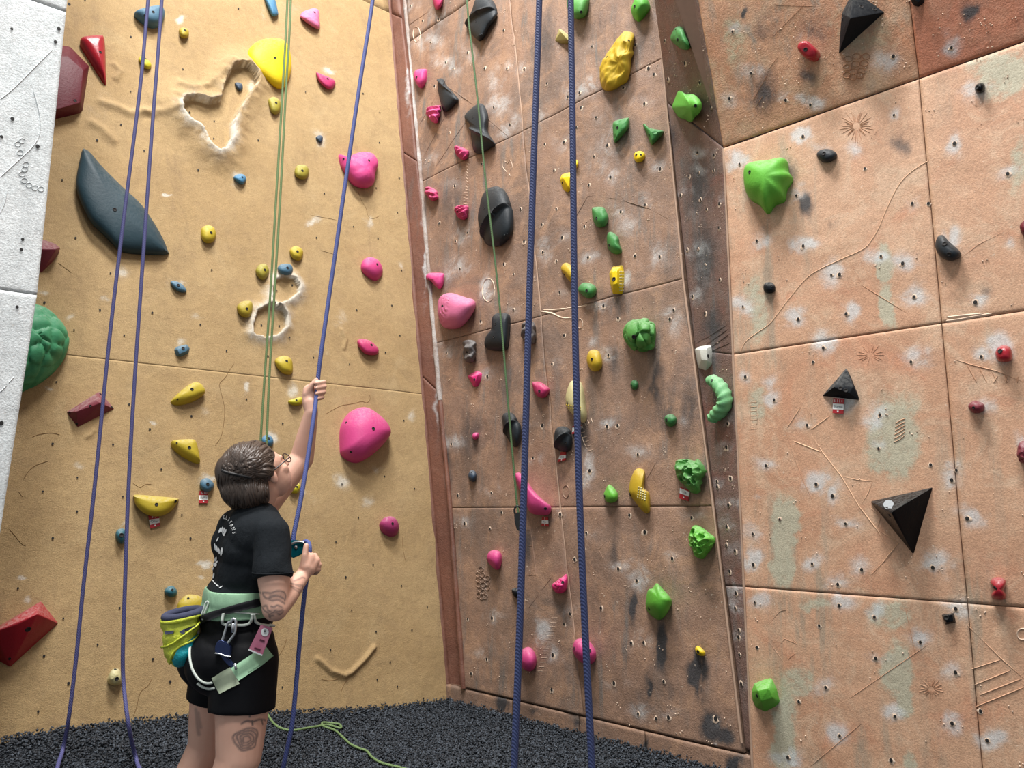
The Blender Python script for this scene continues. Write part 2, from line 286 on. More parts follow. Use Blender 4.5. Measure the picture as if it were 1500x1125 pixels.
def masks(wn, u, v):
    out = {}
    fr = FRAMES[wn]; u0, v0 = u, v
    u = u0+.09*(fbm(u0*9, v0*9, 4, 61)-.47)+.03*(fbm(u0*34, v0*34, 3, 67)-.44); v = v0+.09*(fbm(u0*9+5, v0*9+9, 4, 71)-.47)+.03*(fbm(u0*34, v0*34, 3, 73)-.44)
    for k in ('chalk', 'pale', 'dark'): out[k] = np.zeros(u.shape)
    for (k, ww, x, y, rx, ry, s) in MARKS:
        if ww != wn: continue
        c = fr.uv(x, y); dx = fr.uv(x+rx, y)-c; dy = fr.uv(x, y+ry)-c
        A = np.array([dx, dy]).T
        try: I = np.linalg.inv(A)
        except Exception: continue
        a = I[0, 0]*(u-c[0])+I[0, 1]*(v-c[1]); b = I[1, 0]*(u-c[0])+I[1, 1]*(v-c[1])
        r = np.sqrt(a*a+b*b)
        out[k] = np.maximum(out[k], s*np.exp(-(r/(.95 if k == 'pale' else .8))**(4 if k == 'pale' else 2)))
    u, v = u0, v0
    if wn == 'O':
        for i, R_ in enumerate(RIMS):
            d, ins = poly_dist(u, v, R_)
            # hands dust the lower lips of the pocket
            low = sst(.1, -.25, v-R_[:, 1].mean()) if i == 0 else 1
            out['chalk'] = np.maximum(out['chalk'], np.where(ins, .35*np.exp(-d/.02), (.95*np.exp(-d/.045)*(.35+.65*low))))
    return out
DISP = dict(O=disp_O,
  B=lambda u, v: (fbm(u*3.5, v*2.2, 5, 21)-.5)*.035,
  R=lambda u, v: (fbm(u*3, v*3, 5, 31)-.5)*.014, V=lambda u, v: (fbm(u*3, v*3, 5, 37)-.5)*.016,
  S=lambda u, v: (fbm(u*4, v*3, 4, 41)-.5)*.012, T=lambda u, v: (fbm(u*4, v*3, 4, 43)-.5)*.012, K=lambda u, v: (fbm(u*4, v*4, 4, 47)-.5)*.012,
  M=lambda u, v: (fbm(u*5, v*3, 4, 51)-.5)*.012, G=lambda u, v: (fbm(u*4, v*4, 5, 53)-.5)*.012)
WVERT = {k: ([], [], [0]) for k in FRAMES}
def panel(wn, corners, res, mat, parent, gap=.0018, bev=.0038):
    fr = FRAMES[wn]; c = np.array(corners, float)
    L = max(np.linalg.norm(c[1]-c[0]), np.linalg.norm(c[2]-c[3])); Hh = max(np.linalg.norm(c[3]-c[0]), np.linalg.norm(c[2]-c[1]))
    nu = max(3, int(L/res)); nv = max(3, int(Hh/res))
    s = np.linspace(gap/max(L, .02), 1-gap/max(L, .02), nu+1); t = np.linspace(gap/Hh, 1-gap/Hh, nv+1)
    Sg, Tg = np.meshgrid(s, t)
    uv = ((1-Sg)*(1-Tg))[..., None]*c[0]+(Sg*(1-Tg))[..., None]*c[1]+(Sg*Tg)[..., None]*c[2]+((1-Sg)*Tg)[..., None]*c[3]
    u, v = uv[..., 0].ravel(), uv[..., 1].ravel()
    h = DISP[wn](u.copy(), v.copy())
    e = np.minimum(np.minimum(Sg, 1-Sg)*L, np.minimum(Tg, 1-Tg)*Hh).ravel()
    h = h-bev*np.exp(-e/.006)
    P = fr.w(u, v, h); W = nu+1; n0 = len(P)
    i, j = np.meshgrid(np.arange(nu), np.arange(nv)); a = (j*W+i).ravel()
    F = np.stack([a, a+1, a+1+W, a+W], 1)
    if np.cross(fr.U, fr.V)@fr.N < 0: F = F[:, ::-1]
    # edges run back into the joint
    rim = list(range(0, W))+[k*W+nu for k in range(1, nv+1)]+[nv*W+k for k in range(nu-1, -1, -1)]+[k*W for k in range(nv-1, 0, -1)]
    back = P[rim]-fr.N*.04; nr = len(rim)
    q = np.arange(nr); q2 = (q+1) % nr; ra = np.array(rim)
    SK = np.stack([ra[q2], ra[q], n0+q, n0+q2], 1)
    if np.cross(fr.U, fr.V)@fr.N < 0: SK = SK[:, ::-1]
    VV = np.concatenate([P, back]); FF = np.concatenate([F, SK])
    me = bpy.data.meshes.new('wall_panel'); me.vertices.add(len(VV)); me.vertices.foreach_set('co', VV.ravel())
    me.loops.add(FF.size); me.loops.foreach_set('vertex_index', FF.ravel().astype(np.int32))
    me.polygons.add(len(FF)); me.polygons.foreach_set('loop_start', np.arange(0, FF.size, 4, dtype=np.int32)); me.polygons.foreach_set('loop_total', np.full(len(FF), 4, np.int32))
    me.update(calc_edges=True); me.materials.append(mat)
    me.polygons.foreach_set('use_smooth', np.concatenate([np.ones(len(F), bool), np.zeros(len(SK), bool)]))
    for k, val in masks(wn, u, v).items():
        at = me.attributes.new(k, 'FLOAT', 'POINT'); at.data.foreach_set('value', np.concatenate([val, np.zeros(nr)]).astype(np.float32))
    o = bpy.data.objects.new('wall_panel', me); COL.objects.link(o); o.parent = parent
    V0, F0, cnt = WVERT[wn]; V0.append(P); F0.append(F+cnt[0]); cnt[0] += len(P)
    return o
def backing(name, fr, corners, mat, label, cat='wall', th=.12, h=-.03):
    c = np.array(corners, float); n = len(c)
    f = fr.w(c[:, 0], c[:, 1], np.full(n, h)); b = fr.w(c[:, 0], c[:, 1], np.full(n, h-th))
    faces = [tuple(range(n)), tuple(range(2*n-1, n-1, -1))]+[(i, i+n, (i+1) % n+n, (i+1) % n) for i in range(n)]
    o = mk(name, np.concatenate([f, b]), faces, mat)
    return tag(o, label, cat, kind='structure')

# ---- terracotta wall on the right and the overhang above it
wr = backing('wall_right', FR, [(.0, -.2), (3.2, -.2), (3.2, ZV), (.0, ZV)], M_JOINT_R, 'pale terracotta climbing wall of large square panels at right')
zs = [-.15, 1.0, 2.192, ZV-.004]; UC = 1.0
for a, b in zip(zs[:-1], zs[1:]):
    panel('R', [(0, a), (UC, a), (UC, b), (0, b)], .0095, M_R, wr)
    panel('R', [(UC, a), (2.2, a), (2.2, b), (UC, b)], .014, M_R, wr)
    panel('R', [(2.2, a), (3.2, a), (3.2, b), (2.2, b)], .06, M_R, wr)
wv = backing('wall_upper_right', FV, [(0, 0), (3.2, 0), (3.2, 4), (-.55, 4)], M_JOINT, 'orange-brown overhanging panels above the terracotta wall')
vl = FV.uv(1022, 0); sl = vl[0]/vl[1]
UV_ = FV.uv(1332, 0)[0]
M_V2 = wall_mat('deep_orange_render', (200, 134, 102), (188, 118, 88), (194, 146, 118), (140, 118, 106), .62, 120, .45, scuff_amt=.5)
panel('V', [(0, 0), (UC, 0), (UC+(UV_-UC)*1.3/FV.uv(1332, 0)[1], 1.3), (sl*1.3, 1.3)], .011, M_V, wv)
panel('V', [(UC, 0), (2.2, 0), (2.2, 1.3), (UC+(UV_-UC)*1.3/FV.uv(1332, 0)[1], 1.3)], .014, M_V2, wv)
panel('V', [(2.2, 0), (3.2, 0), (3.2, 1.3), (2.2, 1.3)], .08, M_V2, wv)
panel('V', [(sl*1.3, 1.3), (UC, 1.3), (UC, 4), (sl*4, 4)], .06, M_V, wv); panel('V', [(UC, 1.3), (3.2, 1.3), (3.2, 4), (UC, 4)], .06, M_V2, wv)
# ---- brown rock wall in the middle
gr = [[(680,1003),(855,1042),(1089,1098)], [(660,744),(820,743),(1045,741)], [(638,503),(792,463),(1001,408)], [(617,266),(766,192),(970,85)]]
g = [[FB.uv(*q) for q in r] for r in gr]
for q in g[0]: q[1] = .004
seamU = lambda v: np.interp(v, [r[2][1] for r in g], [r[2][0] for r in g])
for k in range(3): g.append([g[-1][i]+(g[-1][i]-g[-2][i])*(1.0) for i in range(3)])
wb = backing('wall_back', FB, [g[0][2], g[0][0], g[6][0], g[6][2]], M_JOINT, 'dark brown textured climbing wall in the middle', h=-.045)
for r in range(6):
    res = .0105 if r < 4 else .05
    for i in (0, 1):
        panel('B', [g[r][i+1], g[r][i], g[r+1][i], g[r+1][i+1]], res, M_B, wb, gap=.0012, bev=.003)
# kickboard under it
wk = backing('trim_kickboard', FK, [(0, -.3), (2.35, -.3), (2.35, .2), (0, .2)], M_JOINT, 'brown kickboard along the foot of the middle wall', 'kickboard')
us = [0, .62, 1.08, 1.62, 2.32]
for a, b in zip(us[:-1], us[1:]): panel('K', [(a, -.25), (b, -.25), (b, .198), (a, .198)], .014, M_B, wk, bev=.004)
# ---- side strip between brown and terracotta walls
def suv(fr, P): q = np.asarray(P)-fr.O; return np.array([q@fr.U, q@fr.V])
sb = [suv(FS, FB.w(seamU(v), v)) for v in (0.02, FB.uv(1060, 858)[1], FB.uv(1014, 512)[1], FB.uv(978, 150)[1])]
eb = [suv(FS, FR.w(0, z)) for z in (.22, 1.0, 2.192, ZV)]
ws = backing('wall_side', FS, [sb[0], eb[0], eb[3], sb[3]], M_JOINT, 'narrow grey-brown side face between the middle and right walls', h=-.02, th=.06)
for k in range(3): panel('S', [sb[k], eb[k], eb[k+1], sb[k+1]], .0095, M_S, ws)
tb = [sb[3], eb[3]]
t0 = [suv(FS2, FS.w(*sb[3])), suv(FS2, FR.w(0, ZV)), suv(FS2, FV.w(sl*1.3, 1.3)), FS2.uv(950, -60)]
panel('T', t0, .0105, M_S, ws)
panel('T', [t0[3], t0[2], t0[2]+2.5*(t0[2]-t0[1]), t0[3]+2.5*(t0[3]-t0[0])], .06, M_S, ws)
# ---- ochre slab on the left
eo = [FO.uv(660, 1040), FO.uv(571, 0)]; ext = eo[0]+(eo[1]-eo[0])*1.45
lineO = lambda v: eo[0][0]+(eo[1][0]-eo[0][0])*(v-eo[0][1])/(eo[1][1]-eo[0][1])
wo = backing('wall_left', FO, [(lineO(-.4), -.4), (4.6, -.4), (4.6, 8), (lineO(8), 8)], M_O, 'sandy ochre climbing slab behind the belayer', h=-.06)
jv = FO.uv(400, 553)[1]
panel('O', [(lineO(-.35), -.35), (3.4, -.35), (3.4, jv), (lineO(jv), jv)], .0115, M_O, wo, gap=.0004, bev=.0013)
panel('O', [(lineO(jv), jv), (3.4, jv), (3.4, 5.9), (lineO(5.9), 5.9)], .0095, M_O, wo, gap=.0004, bev=.0013)
panel('O', [(3.4, -.35), (4.6, -.35), (4.6, 5.9), (3.4, 5.9)], .08, M_O, wo, gap=.0004, bev=.0013)
panel('O', [(lineO(5.9), 5.9), (4.6, 5.9), (4.6, 8), (lineO(8), 8)], .08, M_O, wo, gap=.0004, bev=.0013)
# ---- red-brown band in the corner
mo = [suv(FM, FO.w(lineO(v), v)) for v in (-.3, 2.35, 4.4, 5.9, 7.5)]
lb = lambda v: np.interp(v, [r[0][1] for r in g], [r[0][0] for r in g])+.0
mb_ = [suv(FM, FB.w(lb(v), v)) for v in (-.25, 2.05, 4.1, 5.6, 7.2)]
wm = backing('trim_corner', FM, [mo[0], mb_[0], mb_[-1], mo[-1]], M_JOINT, 'red-brown corner strip between ochre slab and brown wall', 'wall strip', h=-.03, th=.05)
for k in range(4): panel('M', [mo[k], mb_[k], mb_[k+1], mo[k+1]], .014 if k < 3 else .06, M_M, wm, bev=.01)
M_BEAD = wall_mat('weathered_bead', (176, 170, 164), (150, 132, 122), (200, 198, 196), (120, 110, 104), .8, 120, .6, mott=.8)
M_SEAM = flat_mat('pale_seam', (172, 144, 124), .9)
def bead(name, pts, r, mat, parent):
    P = np.array(pts); V = []; F = []
    for k in range(len(P)):
        d = nrm(P[min(k+1, len(P)-1)]-P[max(k-1, 0)]); a = nrm(np.cross(d, [.2, 1, .1])); b_ = np.cross(d, a); rr = r*(.7+.6*noise2(np.array([k*.45]), np.array([3.3]), 4)[0])
        for i in range(7): V.append(P[k]+(a*math.cos(i*2*math.pi/7)+b_*math.sin(i*2*math.pi/7))*rr)
    for k in range(len(P)-1):
        for i in range(7): F.append((k*7+i, k*7+(i+1) % 7, k*7+7+(i+1) % 7, k*7+7+i))
    return mk(name, V, F, mat, parent, True)
bead('corner_bead', [FB.w(lb(v), v, .004) for v in np.linspace(2.0, 6.6, 120)], .02, M_BEAD, wm)
bead('corner_bead', [FB.w(lb(v), v, .004) for v in np.linspace(.0, 2.05, 60)], .019, M_M, wm)
bead('corner_bead', [FO.w(lineO(v), v, -.012) for v in np.linspace(-.2, 6.8, 120)], .022, M_M, wm)
bead('seam_filler', [FB.w(seamU(v), v, .004) for v in np.linspace(.05, 5.2, 110)], .0065, M_SEAM, ws)
midU = lambda v: np.interp(v, [r[1][1] for r in g], [r[1][0] for r in g])
bead('seam_filler', [FB.w(midU(v), v, -.006) for v in np.linspace(.02, 5.2, 110)], .0052, M_SEAM, wb)
bead('seam_filler', [FR.w(.002, z, -.001) for z in np.linspace(.1, 3.35, 90)], .006, M_SEAM, wr)
# ---- pale grey wall at far left
wg = backing('wall_near_left', FG, [(.13, -.2), (2.6, -.2), (2.6, 7), (.02, 7), (.02, 2.2)], M_JOINT, 'pale grey panelled wall standing in front at far left', th=.25)
gz = [-.15, FG.uv(55, 432)[1]-1.22, FG.uv(55, 432)[1], FG.uv(108, 22)[1], 6.9]
M_GE = M_G
gu = lambda z: .0 if z > 2.2 else .11*(2.2-z)/2.2
for a, b in zip(gz[:-1], gz[1:]): panel('G', [(gu(a), a), (2.6, a), (2.6, b), (gu(b), b)],   .014 if b < 6 else .022, M_G, wg)
# side edge of the grey wall
BV = {}
for k, (V0, F0, _) in WVERT.items():
    if V0: BV[k] = BVHTree.FromPolygons(np.concatenate(V0).tolist(), np.concatenate(F0).tolist())
def on_wall(wn, x, y):          # exact point on the built wall surface
    fr = FRAMES[wn]; P = fr.p(x, y)
    hit = BV[wn].ray_cast(Vector(P+fr.N*.3), Vector(-fr.N), .6)
    return np.array(hit[0]) if hit[0] else P

# ---- bolt holes: small, joined per wall
def holes(wn, parent, rad, chip):
    fr = FRAMES[wn]; V = []; F = []; MI = []
    for (x, y) in HOLES[wn]:
        P = on_wall(wn, x, y); r = rad*random.uniform(.8, 1.2)
        if chip:
            n = 11; b = len(V); off = np.array([random.uniform(-.4, .4), random.uniform(-.7, .1)])*r
            V.append(P+fr.N*.0045+fr.U*off[0]+fr.V*off[1])
            for k in range(n):
                a = 2*math.pi*k/n; rr = r*random.uniform(1.0, 1.85)
                V.append(P+fr.N*.001+fr.U*(off[0]+rr*math.cos(a))+fr.V*(off[1]+rr*math.sin(a)))
            for k in range(n): F.append((b, b+1+k, b+1+(k+1) % n)); MI.append(1)
        n = 9; b = len(V); V.append(P+fr.N*.0052)
        for k in range(n):
            a = 2*math.pi*k/n; V.append(P+fr.N*.0048+fr.U*r*.85*math.cos(a)+fr.V*r*math.sin(a))
        for k in range(n): F.append((b, b+1+k, b+1+(k+1) % n)); MI.append(0)
    o = mk('bolt_holes', V, F, M_HOLE, parent); o.data.materials.append(M_CHIP)
    o.data.polygons.foreach_set('material_index', MI); o['kind'] = 'stuff'
def flecks(wn, parent, n, box):
    fr = FRAMES[wn]; V = []; F = []
    for k in range(n):
        x, y = random.uniform(box[0], box[2]), random.uniform(box[1], box[3]); P = fr.p(x, y)
        hit = BV[wn].ray_cast(Vector(P+fr.N*.3), Vector(-fr.N), .6)
        if not hit[0]: continue
        P = np.array(hit[0]); b = len(V); m_ = random.randint(1, 4)
        for q in range(m_):
            C_ = P+fr.U*random.uniform(-.02, .02)+fr.V*random.uniform(-.02, .02); r = random.uniform(.0018, .0045); b = len(V)
            V.append(C_+fr.N*.006)
            for i in range(5): a = i*1.2566+random.random()*.5; V.append(C_+fr.N*.0015+(fr.U*math.cos(a)+fr.V*math.sin(a))*r*random.uniform(.7, 1.3))
            for i in range(5): F.append((b, b+1+i, b+1+(i+1) % 5))
    o = mk('chipped_flecks', V, F, M_CHIP, parent); o['kind'] = 'stuff'
flecks('B', wb, 260, (600, 0, 1085, 1090)); flecks('R', wr, 80, (1070, 60, 1500, 1125)); flecks('S', ws, 60, (980, 180, 1088, 1060)); flecks('V', wv, 70, (1040, 0, 1500, 200)); flecks('T', ws, 40, (965, 0, 1060, 200))
holes('O', wo, .0066, False); holes('R', wr, .0078, True); holes('V', wv, .0078, True); holes('S', ws, .0095, True); holes('T', ws, .0095, True); holes('B', wb, .0105, True); holes('G', wg, .009, False)

# ---- carved lines: raised plaster ridges lying on the walls
def catmull(pts, n, closed=False):
    p = np.array(pts, float); m = len(p); out = []
    segs = m if closed else m-1
    for i in range(segs):
        if closed: a, b, c, d = p[(i-1) % m], p[i], p[(i+1) % m], p[(i+2) % m]
        else: a, b, c, d = p[max(i-1, 0)], p[i], p[i+1], p[min(i+2, m-1)]
        for k in range(n):
            t = k/n
            out.append(.5*((2*b)+(-a+c)*t+(2*a-5*b+4*c-d)*t*t+(-a+3*b-3*c+d)*t**3))
    if not closed: out.append(p[-1])
    return np.array(out)
def ridge(name, wn, lines, wd, ht, mat, parent, smooth=1, label=None):
    wd *= .62; ht *= .6
    fr = FRAMES[wn]; V = []; F = []
    for ln in lines:
        q = catmull(ln, 5) if (smooth and len(ln) > 2) else np.array([np.array(ln[0])+(np.array(ln[-1])-np.array(ln[0]))*t for t in np.linspace(0, 1, 9)]) if len(ln) == 2 else np.array(ln)
        P = [on_wall(wn, *a) for a in q]; n = len(P); b = len(V)
        for k in range(n):
            d = P[min(k+1, n-1)]-P[max(k-1, 0)]; s = np.cross(fr.N, nrm(d)) if np.linalg.norm(d) > 1e-9 else fr.U
            tp = .25 if k in (0, n-1) else 1
            V += [P[k]-s*wd*tp-fr.N*.002, P[k]+fr.N*ht*tp, P[k]+s*wd*tp-fr.N*.002]
        for k in range(n-1):
            a = b+3*k; F += [(a, a+3, a+4, a+1), (a+1, a+4, a+5, a+2)]
    o = mk(name, V, F, mat, parent)
    if label: o['label'] = label
    return o
ridge('carved_line', 'R', T(3,1,[(740,0),(700,90),(655,200),(610,280),(560,335),(420,400),(300,455),(220,510),(120,630),(60,710),(0,780)])[:1]+[] or [], .004, .003, M_R, wr) if 0 else None
M_LINE = flat_mat('pale_scored_line', (214, 176, 144), .85)
ridge('carved_line', 'R', [T(3,0,[(945,940),(850,1000),(770,1080)])+T(3,1,[(700,90),(655,200),(610,280),(560,335),(420,400),(300,455),(220,510),(120,630),(60,710),(0,780)])+T(2,1,[(1400,850),(1360,890),(1340,940)])], .008, .005, M_LINE, wr)
ridge('carved_branch', 'R', [T(3,2,[(250,295),(320,405),(430,545),(530,715),(640,860),(705,975)]), T(3,2,[(145,335),(310,400)]), T(3,2,[(430,543),(520,562),(612,572)]), T(3,2,[(612,572),(585,640),(545,710)]), T(3,2,[(640,855),(765,935),(700,1010),(620,1124)]), T(3,2,[(590,720),(660,780),(640,840)]), T(3,2,[(360,190),(250,270)]), T(3,2,[(190,140),(110,260)])], .007, .005, M_LINE, wr, 0)
ridge('carved_line', 'R', [T(3,2,[(100,270),(150,420),(215,590),(280,720)]), T(3,1,[(500,440),(555,550),(830,720)]), T(3,1,[(1370,240),(1230,310),(1130,390)]), T(3,3,[(0,375),(60,460),(145,575)]), T(3,3,[(0,290),(70,210),(105,200),(108,440),(120,490),(155,460),(110,340)]), T(3,3,[(50,430),(100,370),(170,400),(115,330)]), T(3,3,[(470,725),(945,400)]), T(3,3,[(245,1120),(550,865)]), T(3,3,[(800,170),(870,485)]), T(3,2,[(600,1124),(720,1000)])], .0045, .0035, M_R, wr, 0)
def burst(x, y, r0, r1, n, e=1): return [[(x+r0*math.cos(a), y+e*r0*math.sin(a)), (x+r1*(.8+.2*math.sin(7*a))*math.cos(a), y+e*r1*(.8+.2*math.sin(5*a))*math.sin(a))] for a in [2*math.pi*k/n for k in range(n)]]
ridge('carved_sunburst', 'R', burst(1255, 185, 5, 27, 30), .0035, .004, M_R, wr)
ridge('carved_sunburst', 'R', burst(1364, 1009, 4, 20, 22, .8), .0035, .004, M_R, wr)
ridge('carved_sunburst', 'R', burst(1275, 520, 5, 26, 14, .7), .003, .003, M_R, wr)
ridge('carved_ladder', 'R', [T(2,2,[(1395,100),(1400,220),(1425,310)]), T(2,2,[(1425,95),(1440,200),(1425,310)])]+[T(2,2,[(1395,110+k*26),(1437,108+k*26)]) for k in range(7)], .0035, .003, M_R, wr, 0)
ridge('carved_shell', 'R', [T(3,2,[(735+k*2-(k*k)*.0,345-k*22),(775,325-k*22),(803,300-k*19)]) for k in range(6)], .006, .006, M_R, wr)
ridge('carved_hatching', 'R', [T(3,1,[(1050,968),(1200,1015),(1340,1050),(1500,1115)])]+[T(3,1,[(1160+k*75,1005+k*22),(1225+k*60,1120)]) for k in range(4)]+[T(3,1,[(1110+k*70,1120),(1165+k*60,1080)])for k in range(3,6)], .006, .006, M_R, wr, 0)
ridge('carved_hatching', 'R', [T(3,3,[(1160,285),(1370,490),(1500,605)]), T(3,3,[(1190,550),(1365,493)]), T(3,3,[(1210,642),(1425,555)]), T(3,3,[(1230,705),(1490,603)]), T(3,3,[(1215,770),(1500,655)])], .006, .006, M_R, wr, 0)
ridge('plaster_patch', 'R', [T(3,1,[(1040,755),(1100,748),(1200,730),(1310,712)]), T(3,1,[(1045,735),(1130,725),(1260,712)])], .012, .006, M_CHIP, wr)
ridge('carved_honeycomb', 'V', [[(1125+(x+24*math.cos(a))/4, (y+17*math.sin(a))/4) for a in [k*math.pi/4 for k in range(9)]] for x, y in [(470,345),(520,330),(575,330),(465,395),(515,375),(565,370),(465,440),(505,420),(550,415),(500,450),(540,440)]], .005, .008, M_V, wv)
ridge('carved_line', 'V', [T(3,0,[(20,220),(220,20)]), T(3,0,[(0,410),(60,330)]), T(3,0,[(30,30),(280,35)]), T(3,0,[(920,465),(1110,410)])]+[T(2,0,[(1500,430),(1410,590)]), T(2,0,[(1470,560),(1420,640)])], .0035, .003, M_V, wv, 0)
ridge('carved_line', 'S', [T(2,0,[(1120,735),(1205,735)]), T(2,0,[(1160,690),(1160,775)])], .003, .003, M_S, ws, 0) if 0 else None
ridge('carved_hatching', 'S', [T(2,1,[(1075,890),(1180,830),(1265,775)]), T(2,1,[(1130,900),(1265,805)]), T(2,1,[(1160,915),(1270,835)]), T(2,1,[(1165,935),(1275,885)])], .005, .005, M_S, ws, 0)
ridge('carved_spine', 'B', [T(1,0,[(1225+(6-k)*1.2,955+k*17),(1248-(k%3)*2-6*math.sin(k/3),962+k*17)]) for k in range(10)]+[T(1,1,[(1210,k*17),(1240,4+k*17)]) for k in range(5)], .005, .005, M_CHIP, wb)
ridge('carved_line', 'B', [T(1,0,[(990,425),(1090,490),(1180,545),(1275,615)]), T(1,0,[(1360,695),(1490,810)]), T(1,0,[(950,745),(1010,650),(1060,560)]), T(1,0,[(985,910),(1130,650)]), T(1,0,[(1050,980),(1240,700)]), T(1,0,[(890,155),(1010,70)])], .005, .005, M_B, wb, 0)
ridge('carved_line', 'B', [T(2,1,[(340,210),(445,25),(620,42),(800,95),(960,185)]), T(2,2,[(785,330),(825,570)]), T(2,2,[(785,560),(850,450)]), T(2,2,[(290,920),(310,1100)]), T(2,3,[(240,0),(110,180),(0,340)]), T(2,2,[(480,960),(520,970),(560,920)]), T(2,2,[(515,975),(540,1025)])], .004, .0035, M_B, wb, 0)
ridge('plaster_patch', 'B', [T(2,1,[(165,700),(230,712),(300,740),(360,735)]), T(2,1,[(180,690),(260,690),(380,675),(440,665)])], .014, .008, M_CHIP, wb)
ridge('carved_heart', 'B', [T(1,0,[(1470,1010),(1445,975),(1455,945),(1475,955),(1490,940),(1500,975),(1480,1010),(1490,1030)])], .005, .005, M_CHIP, wb)
ridge('carved_zigzag', 'B', [T(2,2,[(410,245),(445,240),(470,205)]), T(2,2,[(400,290),(420,350),(450,400)])]+[T(2,2,[(405+k*18,235-k*12),(415+k*18,262-k*12)]) for k in range(4)]+[T(2,2,[(395+k*12,290+k*26),(425+k*12,282+k*26)]) for k in range(5)], .005, .006, M_CHIP, wb, 0)
ridge('carved_fossil', 'B', [[(750+(120+k*7+18*math.sin(a)*0-20+j*38)/4*1+12, 843+(560-k*26)/4) for j in (0, 1)] for k in range(13) for a in (0,)], .003, .003, M_CHIP, wb, 0)
ridge('carved_tray', 'B', [[(770,778),(778,776),(786,842),(770,842)], [(773,800),(780,800),(783,824)]], .005, .005, M_B, wb, 0)
ridge('carved_grooves', 'G', [T(0,0,[(0,585),(80,520),(200,400),(310,290)]), T(0,0,[(195,530),(230,660),(235,770),(200,850),(120,930),(0,1040)]), T(0,1,[(40,0),(30,60),(0,130)]), T(0,2,[(0,50),(40,10)]), T(0,1,[(50,1120),(85,1080)])], .007, .006, M_G, wg)
ridge('carved_beads', 'G', [[(x/4+4.5*math.cos(a), y/4+3.5*math.sin(a)) for a in [k*math.pi/4 for k in range(9)]] for x, y in [(105,845),(130,825),(118,895),(152,965),(145,992),(130,1020),(142,1058),(170,1085),(205,1100),(240,1108)]], .004, .005, M_G, wg)
# cracks in the ochre slab
M_CRACK = flat_mat('ochre_crack', (120, 92, 56), .9)
for ln in [[(343,532),(336,543),(330,553),(322,562),(324,575),(328,592),(329,605),(328,618),(326,632),(322,643),(315,653)], [(478,606),(488,600),(500,594),(512,592),(522,590),(530,588),(537,590),(542,585),(541,578)],
           [(525,281),(530,295),(536,305),(540,318),(548,320),(556,316)], [(34,703),(42,690),(52,682),(62,678),(72,675)], [(27,720),(33,728)], [(13,775),(22,785),(30,795),(38,800)], [(47,640),(58,636),(75,634),(88,637)],
           [(222,995),(216,1005),(207,1012),(203,1022),(200,1035),(195,1050)], [(402,968),(410,958),(416,948),(420,935)], [(195,708),(205,714),(212,710),(222,709)], [(590,785),(590,800),(594,822)], [(470,995),(484,997),(498,994)], [(510,995),(504,1003),(500,1013)], [(85,385),(95,392),(105,400)], [(455,315),(493,323)], [(470,367),(490,373)]]:
    ridge('crack', 'O', [ln], .0045, .004, M_CRACK, wo)
# carved oval pockets with chalked lips
for wn, x, y, rx, ry, par, mt in [('B', 611, 51, 5, 11, wb, M_CHIP), ('B', 716, 425, 9, 17, wb, M_CHIP), ('B', 849, 474, 4, 7, wb, M_CHIP), ('B', 765, 858, 3.5, 8, wb, M_CHIP), ('R', 1498, 929, 8, 8, wr, M_CHIP), ('B', 829, 720, 5, 9, wb, M_B)]:
    ridge('carved_pocket', wn, [[(x+rx*math.cos(a), y+ry*math.sin(a)) for a in [k*math.pi/5 for k in range(11)]]], .007, .008, mt, par)
ridge('carved_grapes', 'B', [[(x+3.4*math.cos(a), y+3.4*math.sin(a)) for a in [k*math.pi/3 for k in range(7)]] for x, y in [(704,834),(700,842),(706,842),(714,847),(700,849),(706,850),(714,854),(701,857),(708,857),(714,861),(703,864),(708,867),(701,872),(706,875),(711,874)]], .0045, .009, M_B, wb)

# ------------------------------------------------------------------ floor of shredded rubber
def floor_z(x, y):
    base = .085+.20*sst(-.4, -2.3, x)
    return base*sst(3.0, 3.85, y+np.maximum(0, x)*.55)
M_FL = flat_mat('rubber_base', (40, 45, 52), .9)
gx, gy = np.meshgrid(np.linspace(-5, 3.6, 87), np.linspace(-1.5, 6.9, 85)); zz = floor_z(gx, gy)-.012
n = 87; i, j = np.meshgrid(np.arange(86), np.arange(84)); a = (j*n+i).ravel()
fl = mk('floor', np.stack([gx.ravel(), gy.ravel(), zz.ravel()], 1), np.stack([a, a+1, a+1+n, a+n], 1), M_FL, smooth=True)
tag(fl, 'dark floor bed under the shredded rubber', 'floor', kind='structure')
m, nt, b = new_mat('rubber_chips', .75)
oi = nt.nodes.new('ShaderNodeAttribute'); oi.attribute_name = 'tone'
nt.links.new(mixc(nt, oi.outputs['Fac'], lin((22, 27, 34)), lin((74, 82, 92))), b.inputs['Base Color'])
M_CHIPS = m
NCH = 120000
xs = rng.uniform(-3.6, 1.9, NCH*3); ys = rng.uniform(3.3, 6.7, NCH*3)
P = np.stack([xs, ys, np.zeros_like(xs)], 1)
ok = ((P-FO.O)@NO > -.0) & ((P-FK.O)@NR > -.02) & ((P-FR.O)@NR > -.02)
px_ = (xs)/(ys)*FPX; ok &= (ys > 3.9) | (rng.random(len(xs)) < .35)
P = P[ok][:NCH]; NCH = len(P); P[:, 2] = floor_z(P[:, 0], P[:, 1])+rng.uniform(-.012, .014, NCH)
dO = (P-FO.O)@NO; dK = (P-FK.O)@NR
P[:, 2] += .03*np.exp(-np.maximum(np.minimum(dO, dK), 0)/.12)*rng.random(NCH)
R_ = rng.normal(size=(NCH, 3)); R_[:, 2] = np.abs(R_[:, 2])+.3; R_ /= np.linalg.norm(R_, axis=1)[:, None]
A = np.cross(R_, rng.normal(size=(NCH, 3))); A /= np.linalg.norm(A, axis=1)[:, None]; Bq = np.cross(R_, A)
